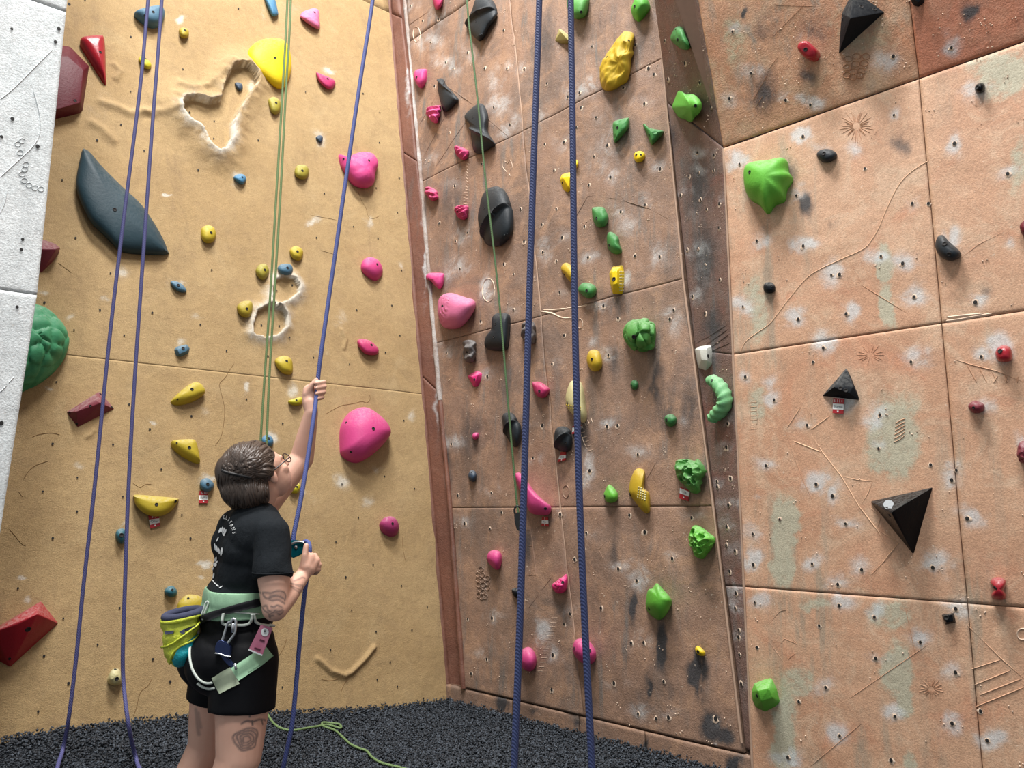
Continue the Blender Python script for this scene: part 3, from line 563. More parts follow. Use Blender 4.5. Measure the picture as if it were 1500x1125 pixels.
sa = rng.uniform(.006, .014, NCH)[:, None]; sb_ = rng.uniform(.004, .009, NCH)[:, None]; sc = rng.uniform(.003, .007, NCH)[:, None]
vv = np.stack([P+A*sa, P+Bq*sb_, P-A*sa*.8, P-Bq*sb_, P+R_*sc+A*sa*.3, P-R_*sc], 1).reshape(-1, 3)
k = np.arange(NCH)[:, None]*6
tri = np.concatenate([k+np.array([f]) for f in [(0, 1, 4), (1, 2, 4), (2, 3, 4), (3, 0, 4), (1, 0, 5), (2, 1, 5), (3, 2, 5), (0, 3, 5)]], 1).reshape(-1, 3)
me = bpy.data.meshes.new('rubber_chips'); me.vertices.add(len(vv)); me.vertices.foreach_set('co', vv.ravel())
me.loops.add(tri.size); me.loops.foreach_set('vertex_index', tri.ravel().astype(np.int32)); me.polygons.add(len(tri))
me.polygons.foreach_set('loop_start', np.arange(0, tri.size, 3, dtype=np.int32)); me.polygons.foreach_set('loop_total', np.full(len(tri), 3, np.int32)); me.update(calc_edges=True)
at = me.attributes.new('tone', 'FLOAT', 'POINT'); at.data.foreach_set('value', np.repeat(rng.random(NCH)**2, 6).astype(np.float32)); me.materials.append(M_CHIPS)
o = bpy.data.objects.new('rubber_chips', me); COL.objects.link(o)
tag(o, 'loose bed of shredded dark grey rubber chips on the floor', 'rubber chips', kind='stuff')
# ------------------------------------------------------------------ climbing holds
PALETTE = {}
def hold_mat(key, c, rough=.5, dust=.35):
    if key in PALETTE: return PALETTE[key]
    m, nt, b = new_mat('hold_'+key, rough)
    c0 = np.array(lin(c))
    n = tex_noise(nt, 9, 4, .6); n2 = tex_noise(nt, 60, 4, .7)
    col = mixc(nt, n, tuple(c0*.86), tuple(np.minimum(c0*1.12, 1)))
    geo = nt.nodes.new('ShaderNodeNewGeometry'); sx = nt.nodes.new('ShaderNodeSeparateXYZ'); nt.links.new(geo.outputs['Normal'], sx.inputs[0])
    f = mth(nt, 'MULTIPLY', mth(nt, 'MULTIPLY', ramp(nt, sx.outputs['Z'], .1, 1.0), ramp(nt, n2, .3, .7)), dust)
    nt.links.new(mixc(nt, f, col, lin((205, 205, 200))), b.inputs['Base Color']); b.inputs['Specular IOR Level'].default_value = .08 if key in ('jet', 'black') else .3
    bump(nt, b, n2, .35, .005)
    PALETTE[key] = m; return m
HC = dict(pink=(198, 68, 128), pinkdeep=(178, 50, 100), hotpink=(214, 48, 122), pinkpale=(206, 112, 150), magenta=(160, 56, 106), green=(92, 172, 62), greendark=(52, 112, 62), greenmid=(62, 128, 66), greenteal=(66, 146, 104), leaf=(78, 140, 66), lime=(96, 172, 58),
  mint=(112, 172, 118), yellow=(214, 184, 20), gold=(186, 156, 40), lemon=(226, 196, 24), olive=(160, 142, 44), oliveg=(150, 140, 52), mustard=(176, 156, 44), khaki=(150, 140, 84), lime2=(178, 170, 40), cream=(196, 188, 140), blue=(66, 118, 152), steel=(68, 104, 126), navy=(50, 66, 84), teal=(44, 98, 112), deepteal=(32, 56, 66),
  slate=(29, 36, 42), black=(24, 28, 33), jet=(14, 16, 20), greyh=(92, 88, 88), red=(156, 34, 46), maroon=(92, 18, 34), rose=(112, 42, 56), winered=(112, 40, 52), white=(206, 208, 200))
M_BOLT = flat_mat('steel_bolt', (150, 150, 150), .35, .9)
def shade_auto(me, ang=40):
    me.polygons.foreach_set('use_smooth', [True]*len(me.polygons))
    try: me.set_sharp_from_angle(angle=math.radians(ang))
    except Exception: pass
def vor(P, seed, k):            # cell pattern: distance gap between the two nearest seeds
    r = np.random.default_rng(seed); lo, hi = P.min(0), P.max(0); s = lo+(hi-lo)*r.random((k, 3))
    d = np.sort(np.linalg.norm(P[:, None]-s[None], axis=2), axis=1); return d[:, 1]-d[:, 0]
def outline_uv(fr, pts, h, smooth, n):
    uv = np.array([fr.uv(x, y, h) for x, y in pts])
    if smooth:
        c = catmull(uv, 8, True)
    else:
        c = []
        for i in range(len(uv)):
            a, b = uv[i], uv[(i+1) % len(uv)]
            for t in (0, .12, .35, .65, .88): c.append(a+(b-a)*t)
        c = np.array(c)
    # even resample
    if smooth:
        d = np.r_[0, np.cumsum(np.linalg.norm(np.diff(np.r_[c, c[:1]], axis=0), axis=1))]
        t = np.linspace(0, d[-1], n, endpoint=False); cc = np.r_[c, c[:1]]
        c = np.stack([np.interp(t, d, cc[:, 0]), np.interp(t, d, cc[:, 1])], 1)
    return c
ALLHOLDS = []
def add_bolts(o, mesh_bvh, bolts, r, wn):
    for q in bolts:
        x, y = q[:2]; rr = q[2] if len(q) > 2 else r
        d = ray(x, y); hit = mesh_bvh.ray_cast(Vector(CAMP), Vector(d))
        if not hit[0]: continue
        P = np.array(hit[0]); n = np.array(hit[1]); n = n if n@d < 0 else -n
        a = nrm(np.cross(n, [.3, .2, 1])); b = np.cross(n, a)
        V = []; k = 12; F = []
        for R0, hh in ((rr*1.18, -.001), (rr*1.12, .0022), (rr*.86, .0022), (rr*.8, .0008)):
            for i in range(k):
                t = 2*math.pi*i/k; V.append(P+n*hh+a*R0*math.cos(t)+b*R0*math.sin(t))
        V.append(P+n*.0008)
        for L in range(3):
            for i in range(k): F.append((L*k+i, L*k+(i+1) % k, (L+1)*k+(i+1) % k, (L+1)*k+i))
        for i in range(k): F.append((3*k+i, 3*k+(i+1) % k, 4*k))
        bo = mk('bolt', V, F, M_HOLE, o, True, origin=P)
FAM = dict(pink='pink', magenta='pink', hotpink='pink', green='green', leaf='green', lime='green', mint='green', yellow='yellow', gold='yellow', lemon='yellow', olive='yellow', mustard='yellow', khaki='yellow', cream='cream', blue='blue', steel='blue', navy='blue', teal='blue', deepteal='blue', slate='black and grey', black='black and grey', jet='black and grey', greyh='black and grey', red='red', maroon='red', rose='red', winered='red', white='white')
def family(mat):
    k = mat.name.split('_', 1)[1].split('.')[0]
    for f in sorted(FAM, key=len, reverse=True):
        if k.startswith(f): return FAM[f]
    return 'other'
def finish(name, V, F, mat, label, cat, group, wn, bolts, br, ang=40):
    group = f'{family(mat)} holds on the {WNAME[wn]}'
    V = np.asarray(V); O = V.mean(0)
    o = mk(name, V, F, mat, None, origin=O); shade_auto(o.data, ang)
    tag(o, label, cat, group)
    add_bolts(o, BVHTree.FromPolygons(V.tolist(), [tuple(f) for f in F]), bolts, br, wn)
    ALLHOLDS.append(o); return o
WNAME = dict(O='ochre slab', B='brown wall', R='terracotta wall', V='overhang', S='side strip', T='side strip')
def hold(wn, pts, h, col, label, bolts=(), apex=None, smooth=True, sq=2.3, n=44, K=11, fx=None, name='climbing_hold', br=.0085, group=None, rough=.55, dust=.3):
    if fx is not None and fx.__qualname__.startswith('fx_ridge'): n, K = 110, 30
    fr = FRAMES[wn]; c = outline_uv(fr, pts, h*.12, smooth, n); n = len(c)
    c0 = c.mean(0); ap = fr.uv(*apex, h) if apex is not None else fr.uv(*np.mean(pts, 0), h)
    V = []; hs = []
    base = on_wall(wn, *np.mean(pts, 0)); h0 = (base-fr.O)@fr.N
    rings = [(1., -.035)]
    for k in range(K):
        t = k/K*math.pi/2; rings.append((max(math.cos(t), 0)**(2/sq), h*math.sin(t)**(2/sq)))
    for r, hh in rings:
        cc = c0+(ap-c0)*max(hh, 0)/h; q = cc+(c-c0)*r
        V.append(np.column_stack([q, np.full(n, hh)]))
    V = np.concatenate(V+[np.array([[ap[0], ap[1], h]])])
    if fx: V = fx(V, fr, h)
    P = fr.w(V[:, 0], V[:, 1], V[:, 2]+h0)
    F = []
    for L in range(len(rings)-1):
        for i in range(n): F.append((L*n+i, L*n+(i+1) % n, (L+1)*n+(i+1) % n, (L+1)*n+i))
    L = len(rings)-1; F += [(L*n+i, L*n+(i+1) % n, len(V)-1) for i in range(n)]
    F.append(tuple(range(n-1, -1, -1)))
    # consistent outward winding
    a = np.cross(P[F[n*3][1]]-P[F[n*3][0]], P[F[n*3][2]]-P[F[n*3][0]])
    if a@(P[F[n*3][0]]-P.mean(0)) < 0: F = [f[::-1] for f in F]
    return finish(name, P, F, hold_mat(col, HC[col], rough, .14 if col == 'slate' else dust), label, 'climbing hold', group or f'{label.split()[0]} holds on the {WNAME[wn]}', wn, bolts, br)
def hull(wn, pts, col, label, bolts=(), name='climbing_hold', bev=.006, br=.0085, group=None, cat='climbing hold', rough=.5, dust=.35):
    fr = FRAMES[wn]; base = on_wall(wn, *np.mean([p[:2] for p in pts], 0)); h0 = (base-fr.O)@fr.N
    bm = bmesh.new()
    for x, y, h in pts:
        bm.verts.new(fr.p(x, y, h)+fr.N*h0)
        if h == 0: bm.verts.new(fr.p(x, y, 0)-fr.N*.03)
    r = bmesh.ops.convex_hull(bm, input=bm.verts)
    loose = [v for v in bm.verts if not v.link_faces]
    bmesh.ops.delete(bm, geom=loose, context='VERTS')
    bmesh.ops.dissolve_limit(bm, angle_limit=.02, verts=bm.verts, edges=bm.edges)
    bmesh.ops.bevel(bm, geom=list(bm.edges), offset=bev, segments=2, affect='EDGES', profile=.6, clamp_overlap=True)
    bmesh.ops.recalc_face_normals(bm, faces=bm.faces)
    bm.verts.index_update(); V = [np.array(v.co) for v in bm.verts]; F = [tuple(v.index for v in f.verts) for f in bm.faces]; bm.free()
    return finish(name, V, F, hold_mat(col, HC[col], rough, dust), label, cat, group or f'{label.split()[0]} holds on the {WNAME[wn]}', wn, bolts, br, 25)
# surface characters
def fx_lump(amp, sc, seed=1):
    def f(V, fr, h):
        n = fbm(V[:, 0]/sc+V[:, 2]/sc, V[:, 1]/sc, 3, seed)-.45
        W = V.copy(); k = np.clip(V[:, 2]/h*3, 0, 1); W[:, 2] += amp*n*k*2; W[:, 0] += amp*.6*(noise2(V[:, 0]/sc, V[:, 1]/sc+V[:, 2]/sc, seed+5)-.5)*k
        return W
    return f
def fx_cells(amp, cnt, seed=1):
    def f(V, fr, h):
        W = V.copy(); d = vor(V, seed, cnt); g_ = np.clip(d/.022, 0, 1)**.6; k = np.clip(V[:, 2]/h*4, 0, 1)
        c = V.mean(0); out = V-c; out /= np.linalg.norm(out, axis=1)[:, None]+1e-9
        return W+out*(amp*(g_-.6)*k)[:, None]
    return f
def fx_wrinkle(amp, freq, ang, side=0):
    def f(V, fr, h):
        W = V.copy(); t = V[:, 0]*math.cos(ang)+V[:, 1]*math.sin(ang); t = t-t.mean()
        k = np.clip(V[:, 2]/h*3, 0, 1)*(sst(-.02, .05, side*t) if side else 1)
        W[:, 2] += amp*np.sin(t*freq+2*noise2(V[:, 0]*30, V[:, 1]*30, 3))*k; return W
    return f
def fx_pits(pits, amp=.012, sc=.03, seed=4):   # (x px, y px, radius m, depth m)
    def f(V, fr, h):
        W = fx_lump(amp, sc, seed)(V, fr, h)
        for x, y, r, dp in pits:
            c = fr.uv(x, y, h*.8); d = np.hypot(V[:, 0]-c[0], V[:, 1]-c[1])
            W[:, 2] += (-dp*np.exp(-(d/r)**2)+dp*.4*np.exp(-((d-r*1.35)/(r*.45))**2))*np.clip(V[:, 2]/h*3, 0, 1)
        return W
    return f
def fx_ridge(x0, y0, x1, y1, amp):              # fold line: one side drops away
    def f(V, fr, h):
        a = fr.uv(x0, y0, h*.7); b = fr.uv(x1, y1, h*.7); n_ = nrm(np.array([-(b-a)[1], (b-a)[0]]))
        t = (V[:, :2]-a)@n_; W = V.copy(); W[:, 2] += np.where(np.abs(t) < .2, amp*np.exp(-(t/.012)**2)-amp*.8*sst(.0, .012, t), 0)*np.clip(V[:, 2]/h*3, 0, 1); return W
    return f
H_, X_ = hold, hull
# --- ochre slab
H_('O',T(0,0,[(788,78),(870,52),(935,42),(962,60),(965,100),(945,145),(900,160),(860,148),(820,120)]),.09,'steel','steel-blue half-moon hold behind the purple ropes at top left',T(0,0,[(898,70),(850,92)]),apex=(224,16),sq=2.8)
H_('O',T(0,0,[(470,258),(490,245),(560,238),(605,240),(618,260),(625,470),(618,488),(605,478),(480,285)]),.07,'red','glossy dark red hold shaped like a pointed tooth',T(0,0,[(588,305)]),apex=(142,68),sq=2.6,rough=.25)
X_('O',[(x,y,0) for x,y in T(0,0,[(300,250),(412,270),(524,385),(515,440),(485,645),(462,664),(300,705)])]+[(x,y,.09) for x,y in T(0,0,[(300,330),(400,330),(490,410),(470,600),(330,640)])],'maroon','flat maroon volume half hidden behind the grey wall',T(0,0,[(440,590)]),name='wall_volume',dust=.05)
H_('O',T(0,0,[(1050,175),(1065,160),(1095,165),(1108,185),(1103,215),(1075,222),(1055,205)]),.055,'olive','tiny olive-yellow hold right of the steel-blue half moon',T(0,0,[(1085,178)]))
H_('O',T(0,0,[(812,345),(835,320),(850,335),(880,360),(888,385),(875,402),(850,398),(830,375)]),.05,'lime2','small two-lobed yellow hold between the purple ropes near the top',T(0,0,[(855,345)]))
H_('O',[(124,217),(133,222),(150,242),(180,272),(205,295),(222,318),(238,345),(246,364),(246,372),(215,372),(180,368),(165,355),(150,340),(135,325),(120,295),(114,272),(115,255),(120,230)],.11,'deepteal','huge dark teal fin-shaped hold behind the purple ropes',[(168,307,.011)],apex=(165,300),sq=2.7,n=64,K=14,dust=.15)
H_('O',T(0,0,[(1378,485),(1395,478),(1420,488),(1425,515),(1410,530),(1390,515)]),.035,'navy','tiny navy hold inside the sculpted hollow')
H_('O',T(0,0,[(1370,1040),(1395,1018),(1430,1020),(1445,1045),(1430,1075),(1405,1072)]),.045,'blue','tiny bright blue teardrop hold below the sculpted hollow',T(0,0,[(1420,1038)]),br=.006)
H_('O',T(1,0,[(45,-40),(100,-40),(130,65),(125,82),(105,90),(85,70)]),.06,'blue','narrow blue wedge hold cut off by the top edge')
H_('O',T(1,0,[(262,90),(275,65),(310,50),(345,42),(372,55),(375,110),(380,150),(370,165),(340,155),(310,135),(280,110)]),.07,'pinkpale','pale pink beaked hold at the top, right of the green ropes',T(1,0,[(343,72)]),fx=fx_lump(.012,.05,2))
H_('O',T(1,0,[(355,422),(370,425),(420,445),(460,465),(468,490),(450,518),(420,518),(385,490),(362,455)]),.06,'pinkdeep','deep pink wedge hold right of the big yellow hold',T(1,0,[(420,462)]),sq=2.8)
H_('O',[(363,85),(367,69),(383,58),(405,55),(421,62),(427,82),(427,105),(419,125),(408,129),(390,118),(375,105)],.11,'lemon','big bright yellow egg-shaped hold behind the green ropes',[(403,85,.01)],apex=(400,85),sq=2.6)
H_('O',T(1,0,[(70,590),(90,570),(115,570),(140,590),(145,630),(135,660),(110,672),(85,650)]),.055,'oliveg','olive nub hold just under the big yellow hold',T(1,0,[(118,603)]))
H_('O',T(1,0,[(350,808),(370,792),(390,800),(388,825),(375,838)]),.03,'navy','tiny navy hold level with the sculpted hollow, right of it')
H_('O',T(1,0,[(228,1000),(240,970),(270,962),(300,970),(312,1000),(305,1035),(280,1050),(245,1040),(230,1020)]),.06,'oliveg','round olive hold left of the large pink nose-shaped hold',T(1,0,[(272,1000)]))
H_('O',T(1,0,[(488,905),(500,898),(545,915),(580,895),(630,882),(680,890),(710,925),(715,960),(700,1010),(690,1070),(650,1095),(600,1090),(560,1065),(525,1010),(500,965)]),.15,'pink','large pink nose-shaped hold behind the belay rope',T(1,0,[(662,940),(513,932)]),apex=(536,245),sq=2.1,n=56,K=14,fx=fx_lump(.012,.09,7))
X_('O',[(x,y,0) for x,y in T(0,1,[(190,270),(265,283),(325,305),(352,328),(346,356),(312,406),(245,472),(170,480)])]+[(x,y,.09) for x,y in T(0,1,[(190,330),(270,340),(330,335)])],'rose','rose-red pointed volume poking out beside the grey wall',(),name='wall_volume',bev=.01)
H_('O',T(0,1,[(100,700),(170,672),(225,678),(280,700),(340,750),(380,800),(405,860),(400,920),(370,990),(310,1060),(240,1115),(180,1145),(80,1160),(40,900)]),.2,'greenteal','big sea-green scaly dome hold behind the grey wall',(),apex=(50,490),sq=2.2,n=96,K=26,fx=fx_cells(.02,46,5))
H_('O',T(0,1,[(1180,220),(1195,200),(1225,192),(1255,205),(1268,240),(1262,275),(1240,295),(1205,295),(1182,265)]),.06,'mustard','mustard hold right of the huge dark teal hold',T(0,1,[(1237,240)]))
H_('O',T(0,1,[(1000,525),(1020,518),(1055,530),(1085,555),(1095,582),(1070,588),(1035,575),(1010,550)]),.04,'steel','small slanted blue hold below the dark teal fin',T(0,1,[(1045,547)]))
H_('O',T(0,1,[(1388,680),(1405,650),(1440,638),(1475,645),(1480,690),(1465,730),(1435,738),(1405,720)]),.06,'olive','olive hold touching the left lip of the figure-eight hollow',T(0,1,[(1447,685)]))
X_('O',[(x,y,0) for x,y in T(0,1,[(1020,925),(1035,905),(1095,890),(1115,915),(1105,945),(1060,965),(1035,962)])]+[(x,y,.04) for x,y in T(0,1,[(1040,920),(1092,902),(1098,930),(1052,950)])],'steel','small blocky blue hold with one bolt, left of the cracks',T(0,1,[(1073,917)]),bev=.008)
H_('O',T(1,1,[(200,345),(215,322),(240,315),(270,330),(280,355),(268,395),(240,400),(212,380)]),.06,'mustard','mustard hold above the blue oval hold',T(1,1,[(243,350)]))
H_('O',T(1,1,[(0,460),(15,430),(40,418),(65,425),(80,460),(70,495),(40,515),(10,490)]),.06,'oliveg','olive hold left of the green ropes beside the blue oval',T(1,1,[(52,457)]))
H_('O',T(1,1,[(125,450),(140,428),(175,422),(205,430),(215,460),(200,488),(165,490),(135,475)]),.06,'steel','blue oval hold on the top lip of the figure-eight hollow',T(1,1,[(185,445)]))
H_('O',T(1,1,[(113,990),(135,965),(175,958),(205,970),(218,1000),(218,1055),(195,1068),(160,1060),(130,1030)]),.065,'mustard','mustard shield-shaped hold below the figure-eight hollow',T(1,1,[(180,992)]))
H_('O',T(1,1,[(622,420),(640,392),(675,382),(720,400),(745,440),(745,480),(720,512),(690,515),(650,490),(622,455)]),.09,'pink','round pink dome hold right of the belay rope, upper one',T(1,1,[(710,425)]),apex=(547,388),sq=2.1)
H_('O',T(1,1,[(598,870),(625,858),(670,870),(712,905),(722,930),(712,950),(680,955),(640,945),(605,905)]),.07,'pinkdeep','slanted dark pink ledge hold right of the raised hand',T(1,1,[(677,897)]),sq=2.8)
H_('O',T(1,2,[(498,380),(500,270),(520,210),(560,160),(620,138),(670,155),(740,210),(775,260),(782,300),(750,350),(690,410),(620,455),(575,460),(530,440),(502,410)]),.2,'pink','biggest pink hold, a blunt wedge beside the raised arm',[(547,628,.011),(507,619,.007),(514,662,.007)],apex=(545,630),sq=2.3,n=72,K=18)
H_('O',T(1,2,[(725,825),(745,795),(785,783),(820,800),(838,840),(830,880),(800,897),(760,885),(735,860)]),.08,'magenta','round plum-pink hold low on the ochre slab by the corner',T(1,2,[(800,820)]),apex=(573,766))
H_('O',T(1,2,[(192,100),(230,85),(265,78),(280,90),(270,118),(235,128),(200,118)]),.05,'lime2','small lime-yellow hold under a chalk smear beside the raised wrist',T(1,2,[(237,97)]),br=.006)
H_('O',T(1,2,[(195,620),(225,590),(255,585),(262,610),(245,640),(215,640)]),.05,'lime2','small lime-yellow hold between the arm and the belay rope',T(1,2,[(240,605)]),br=.006)
H_('O',T(1,2,[(35,320),(60,298),(90,305),(105,335),(95,362),(60,368),(38,350)]),.06,'blue','pale blue ball hold just above the belayer\'s head',T(1,2,[(75,320)]))
X_('O',[(x,y,0) for x,y in T(0,2,[(388,165),(585,43),(672,146),(455,257)])]+[(x,y,.075) for x,y in T(0,2,[(450,162),(562,92),(590,112)])],'rose','faded maroon faceted block behind the purple ropes',T(0,2,[(530,130),(588,62),(450,235),(655,138),(408,170)]),name='wall_volume',br=.006)
H_('O',T(0,2,[(1002,105),(1050,50),(1110,5),(1150,0),(1180,20),(1195,60),(1160,90),(1100,115),(1040,125)]),.07,'mustard','leaf-shaped mustard hold pointing down left beside the crack',T(0,2,[(1125,33)])+[(260,585,.005)],apex=(283,572),sq=2.7)
H_('O',T(0,2,[(1002,350),(1020,335),(1120,330),(1150,350),(1172,450),(1165,468),(1130,460),(1060,420),(1015,380)]),.07,'mustard','mustard rounded-triangle hold left of the belayer\'s head',T(0,2,[(1110,375)])+[(259,649,.005)],apex=(277,655),sq=2.7)
H_('O',T(0,2,[(787,665),(795,648),(900,655),(1040,670),(1045,690),(1010,740),(960,770),(900,775),(845,755),(800,710)]),.09,'mustard','wide mustard half-moon ledge hold with a route tag below',T(0,2,[(917,708),(1028,690)]),sq=2.8,n=56)
H_('O',T(0,2,[(1172,590),(1185,560),(1220,552),(1252,580),(1252,610),(1220,635),(1185,620)]),.06,'steel','teal-blue nub hold with a route tag behind the belayer\'s neck',T(0,2,[(1217,590)]),sq=2.7)
H_('O',T(0,2,[(678,885),(690,855),(725,848),(738,870),(735,920),(715,938),(690,920)]),.055,'teal','small teal hold right behind the right-hand purple strand',T(0,2,[(712,888)]),br=.011)
X_('O',[(x,y,0) for x,y in T(0,3,[(-160,385),(240,150),(342,281),(60,536),(-160,420)])]+[(x,y,.15) for x,y in T(0,3,[(-40,330),(100,288),(218,226)])],'red','big red faceted volume at the lower left edge',[(41,922,.012),(14,965,.006)],name='wall_volume')
H_('O',T(0,3,[(965,90),(985,65),(1015,60),(1038,85),(1035,115),(1005,125),(975,112)]),.055,'teal','small teal ball hold left of the black shirt hem',T(0,3,[(1010,85)]),br=.006)
H_('O',T(0,3,[(1040,200),(1050,160),(1095,118),(1140,115),(1190,130),(1215,180),(1200,260),(1045,240)]),.09,'mustard','yellow rounded hold half hidden behind the chalk bag',T(0,3,[(1103,135)]),br=.006)
H_('O',T(0,3,[(630,610),(645,570),(670,545),(700,550),(715,580),(715,630),(680,645),(640,635)]),.07,'cream','chalky cream knob hold low beside the right purple strand',T(0,3,[(685,605),(675,550,.006)]),fx=fx_lump(.012,.04,3))
H_('O',T(0,3,[(1105,800),(1125,772),(1150,770),(1165,800),(1160,850),(1115,850)]),.06,'cream','cream knob hold at floor level behind the bare leg')
# --- brown wall
H_('B',T(1,0,[(1032,-30),(1090,-30),(1090,10),(1070,48),(1045,45)]),.07,'pinkdeep','deep pink hold cut by the top edge in the corner')
H_('B',T(1,0,[(1228,140),(1240,100),(1262,50),(1290,-20),(1360,-20),(1405,45),(1395,90),(1360,140),(1325,205),(1310,228),(1285,220),(1240,170)]),.1,'slate','big slate diamond-shaped hold at the very top of the green rope',T(1,0,[(1305,60),(1288,125)]),sq=2.9,fx=fx_ridge(687,28,726,9,.02))
H_('B',T(1,0,[(925,440),(940,408),(980,402),(997,410),(995,470),(975,510),(955,512),(932,475)]),.08,'pink','pink egg hold beside the white corner seam, top of the pink row',T(1,0,[(942,452)]),apex=(612,112))
H_('B',T(1,0,[(1060,475),(1080,455),(1100,470),(1110,495),(1180,575),(1160,605),(1120,645),(1095,648),(1080,610),(1062,530)]),.08,'slate','black triangular hold with a chalked edge, upper left of the brown wall',(),sq=2.6,fx=fx_ridge(646,122,668,140,.015))
H_('B',T(1,0,[(992,655),(1010,625),(1070,615),(1078,630),(1070,670),(1060,710),(1040,718),(1010,690)]),.09,'pink','pink wrinkled shell hold under the black triangular hold',(),fx=fx_wrinkle(.012,130,1.9))
H_('B',T(1,0,[(1218,680),(1240,650),(1290,610),(1325,608),(1345,640),(1358,690),(1355,770),(1395,835),(1385,850),(1330,885),(1300,898),(1270,880),(1255,800),(1248,730),(1225,700)]),.1,'slate','tall black angular hold behind the thin green rope, second from top',T(1,0,[(1270,690)]),sq=2.8,fx=fx_ridge(690,190,722,206,.02))
H_('B',T(1,0,[(1160,860),(1175,852),(1240,880),(1232,920),(1205,935),(1172,905)]),.07,'pinkdeep','small dark pink ribbed hold above the carved spine',(),fx=fx_wrinkle(.01,140,1.3))
H_('B',[(622,277),(627,273),(638,278),(641,285),(641,291),(633,294),(626,288),(622,282)],.07,'pinkdeep','small dark pink crumpled hold beside the corner seam',(),fx=fx_wrinkle(.01,140,1.9))
H_('B',T(1,1,[(1158,95),(1180,78),(1225,75),(1237,90),(1230,140),(1210,160),(1180,150),(1165,120)]),.08,'pinkdeep','deep pink ribbed hold under the carved spine',T(1,1,[(1180,115)]),fx=fx_wrinkle(.012,150,1.4))
H_('B',[(702,300),(706,285),(715,275),(730,273),(742,285),(749,310),(748,335),(740,352),(728,360),(712,358),(705,345),(699,320)],.12,'slate','big black oval hold with a diagonal ridge behind the green rope',[(709,305),(721,328)],sq=2.4,n=56,fx=fx_ridge(704,338,748,293,.025))
H_('B',T(1,1,[(990,490),(1005,475),(1035,472),(1090,475),(1097,500),(1090,545),(1070,568),(1045,550),(1020,520),(995,510)]),.08,'pink','pink horn-shaped hold touching the white corner seam',T(1,1,[(1012,510)]),br=.006)
H_('B',T(1,1,[(1057,670),(1065,625),(1095,598),(1140,592),(1185,605),(1230,620),(1265,630),(1278,660),(1265,700),(1225,760),(1180,795),(1120,800),(1080,780),(1060,720)]),.17,'pinkpale','large pale pink scallop hold with a wrinkled right half',T(1,1,[(1092,670)]),n=72,K=18,fx=fx_wrinkle(.006,190,.2,1))
H_('B',T(1,1,[(1378,770),(1385,730),(1410,712),(1465,712),(1480,730),(1480,800),(1475,880),(1460,925),(1400,930),(1350,920),(1335,895),(1345,850),(1375,810)]),.1,'slate','black boot-shaped hold with two bolts behind the green rope',T(1,1,[(1403,773),(1393,850)]),sq=2.8)
H_('B',T(1,1,[(1212,880),(1240,868),(1275,872),(1282,900),(1280,960),(1270,995),(1235,998),(1210,970),(1215,930)]),.1,'greyh','grey ribbed hold left of the black boot-shaped hold',T(1,1,[(1235,938)]),sq=2.8,fx=fx_wrinkle(.012,85,1.5))
X_('B',[(x,y,0) for x,y in [(685,551),(690,547),(700,543),(705,546),(704,556),(699,567),(694,567)]]+[(x,y,.05) for x,y in [(691,552),(700,549),(697,559)]],'hotpink','hot pink gem-shaped hold below the grey ribbed hold',[(695,556)],bev=.006)
H_('B',T(2,0,[(318,10),(330,-40),(440,-40),(432,70),(400,98),(360,100),(325,50)]),.11,'leaf','green dome hold at the top edge behind the blue rope',T(2,0,[(405,70)]))
X_('B',[(x,y,0) for x,y in T(2,0,[(250,243),(275,170),(285,168),(345,215),(350,252),(290,256)])]+[(x,y,.06) for x,y in T(2,0,[(285,185),(330,235)])],'khaki','khaki pyramid hold at the top beside the blue rope',())
H_('B',T(2,0,[(697,60),(712,20),(730,-8),(785,-8),(805,35),(790,70),(745,120),(720,115),(702,90)]),.1,'green','bright green faceted hold at the top, above the long yellow hold',T(2,0,[(718,38)]),apex=(935,6))
H_('B',T(2,0,[(512,380),(540,320),(580,260),(630,195),(660,178),(700,185),(708,215),(700,270),(690,340),(685,400),(665,450),(620,500),(570,525),(530,520),(512,490),(505,440)]),.12,'gold','long golden teardrop hold with a rough hollowed face',T(2,0,[(555,335),(685,238,.006)]),n=72,K=18,fx=fx_pits([(903,105,.07,.03),(915,72,.04,.02)],.02,.035,6))
H_('B',T(2,0,[(585,715),(610,700),(670,685),(680,695),(675,745),(640,790),(605,828),(590,825),(585,770)]),.08,'greenmid','dark green triangular hold with ring marks, left of the pair',T(2,0,[(618,748)]),sq=2.5,fx=fx_pits([(905,179,.014,.01),(900,200,.012,.008)],.004,.03))
H_('B',T(2,0,[(762,728),(775,722),(800,745),(878,762),(880,775),(860,800),(820,842),(805,835),(790,795)]),.08,'greenmid','dark green winged triangular hold by the seam, right of the pair',T(2,0,[(803,790)]),sq=2.5,fx=fx_pits([(962,194,.012,.01)],.004,.03))
H_('B',T(2,0,[(712,910),(720,890),(750,882),(772,895),(775,920),(755,945),(730,950),(715,935)]),.06,'lemon','small round yellow hold with two bolts under the green pair',T(2,0,[(728,908),(755,906,.006)]))
X_('B',[(x,y,0) for x,y in T(2,0,[(273,1050),(288,1018),(335,1006),(350,1020),(352,1110),(322,1127),(300,1117),(285,1085)])]+[(x,y,.06) for x,y in T(2,0,[(295,1040),(335,1030),(325,1095)])],'lemon','bright yellow faceted hold half behind the right blue strand',T(2,0,[(295,1072)]),bev=.006)
H_('B',T(2,0,[(362,932),(378,938),(381,958),(372,978),(358,972)]),.04,'lemon','tiny yellow hold peeking out right of the blue strand')
H_('B',T(2,1,[(465,100),(480,88),(530,88),(550,115),(562,150),(550,190),(520,208),(490,200),(472,160)]),.1,'greenmid','dark green square-shouldered hold, upper of two in a column',T(2,1,[(495,155)]),sq=2.6)
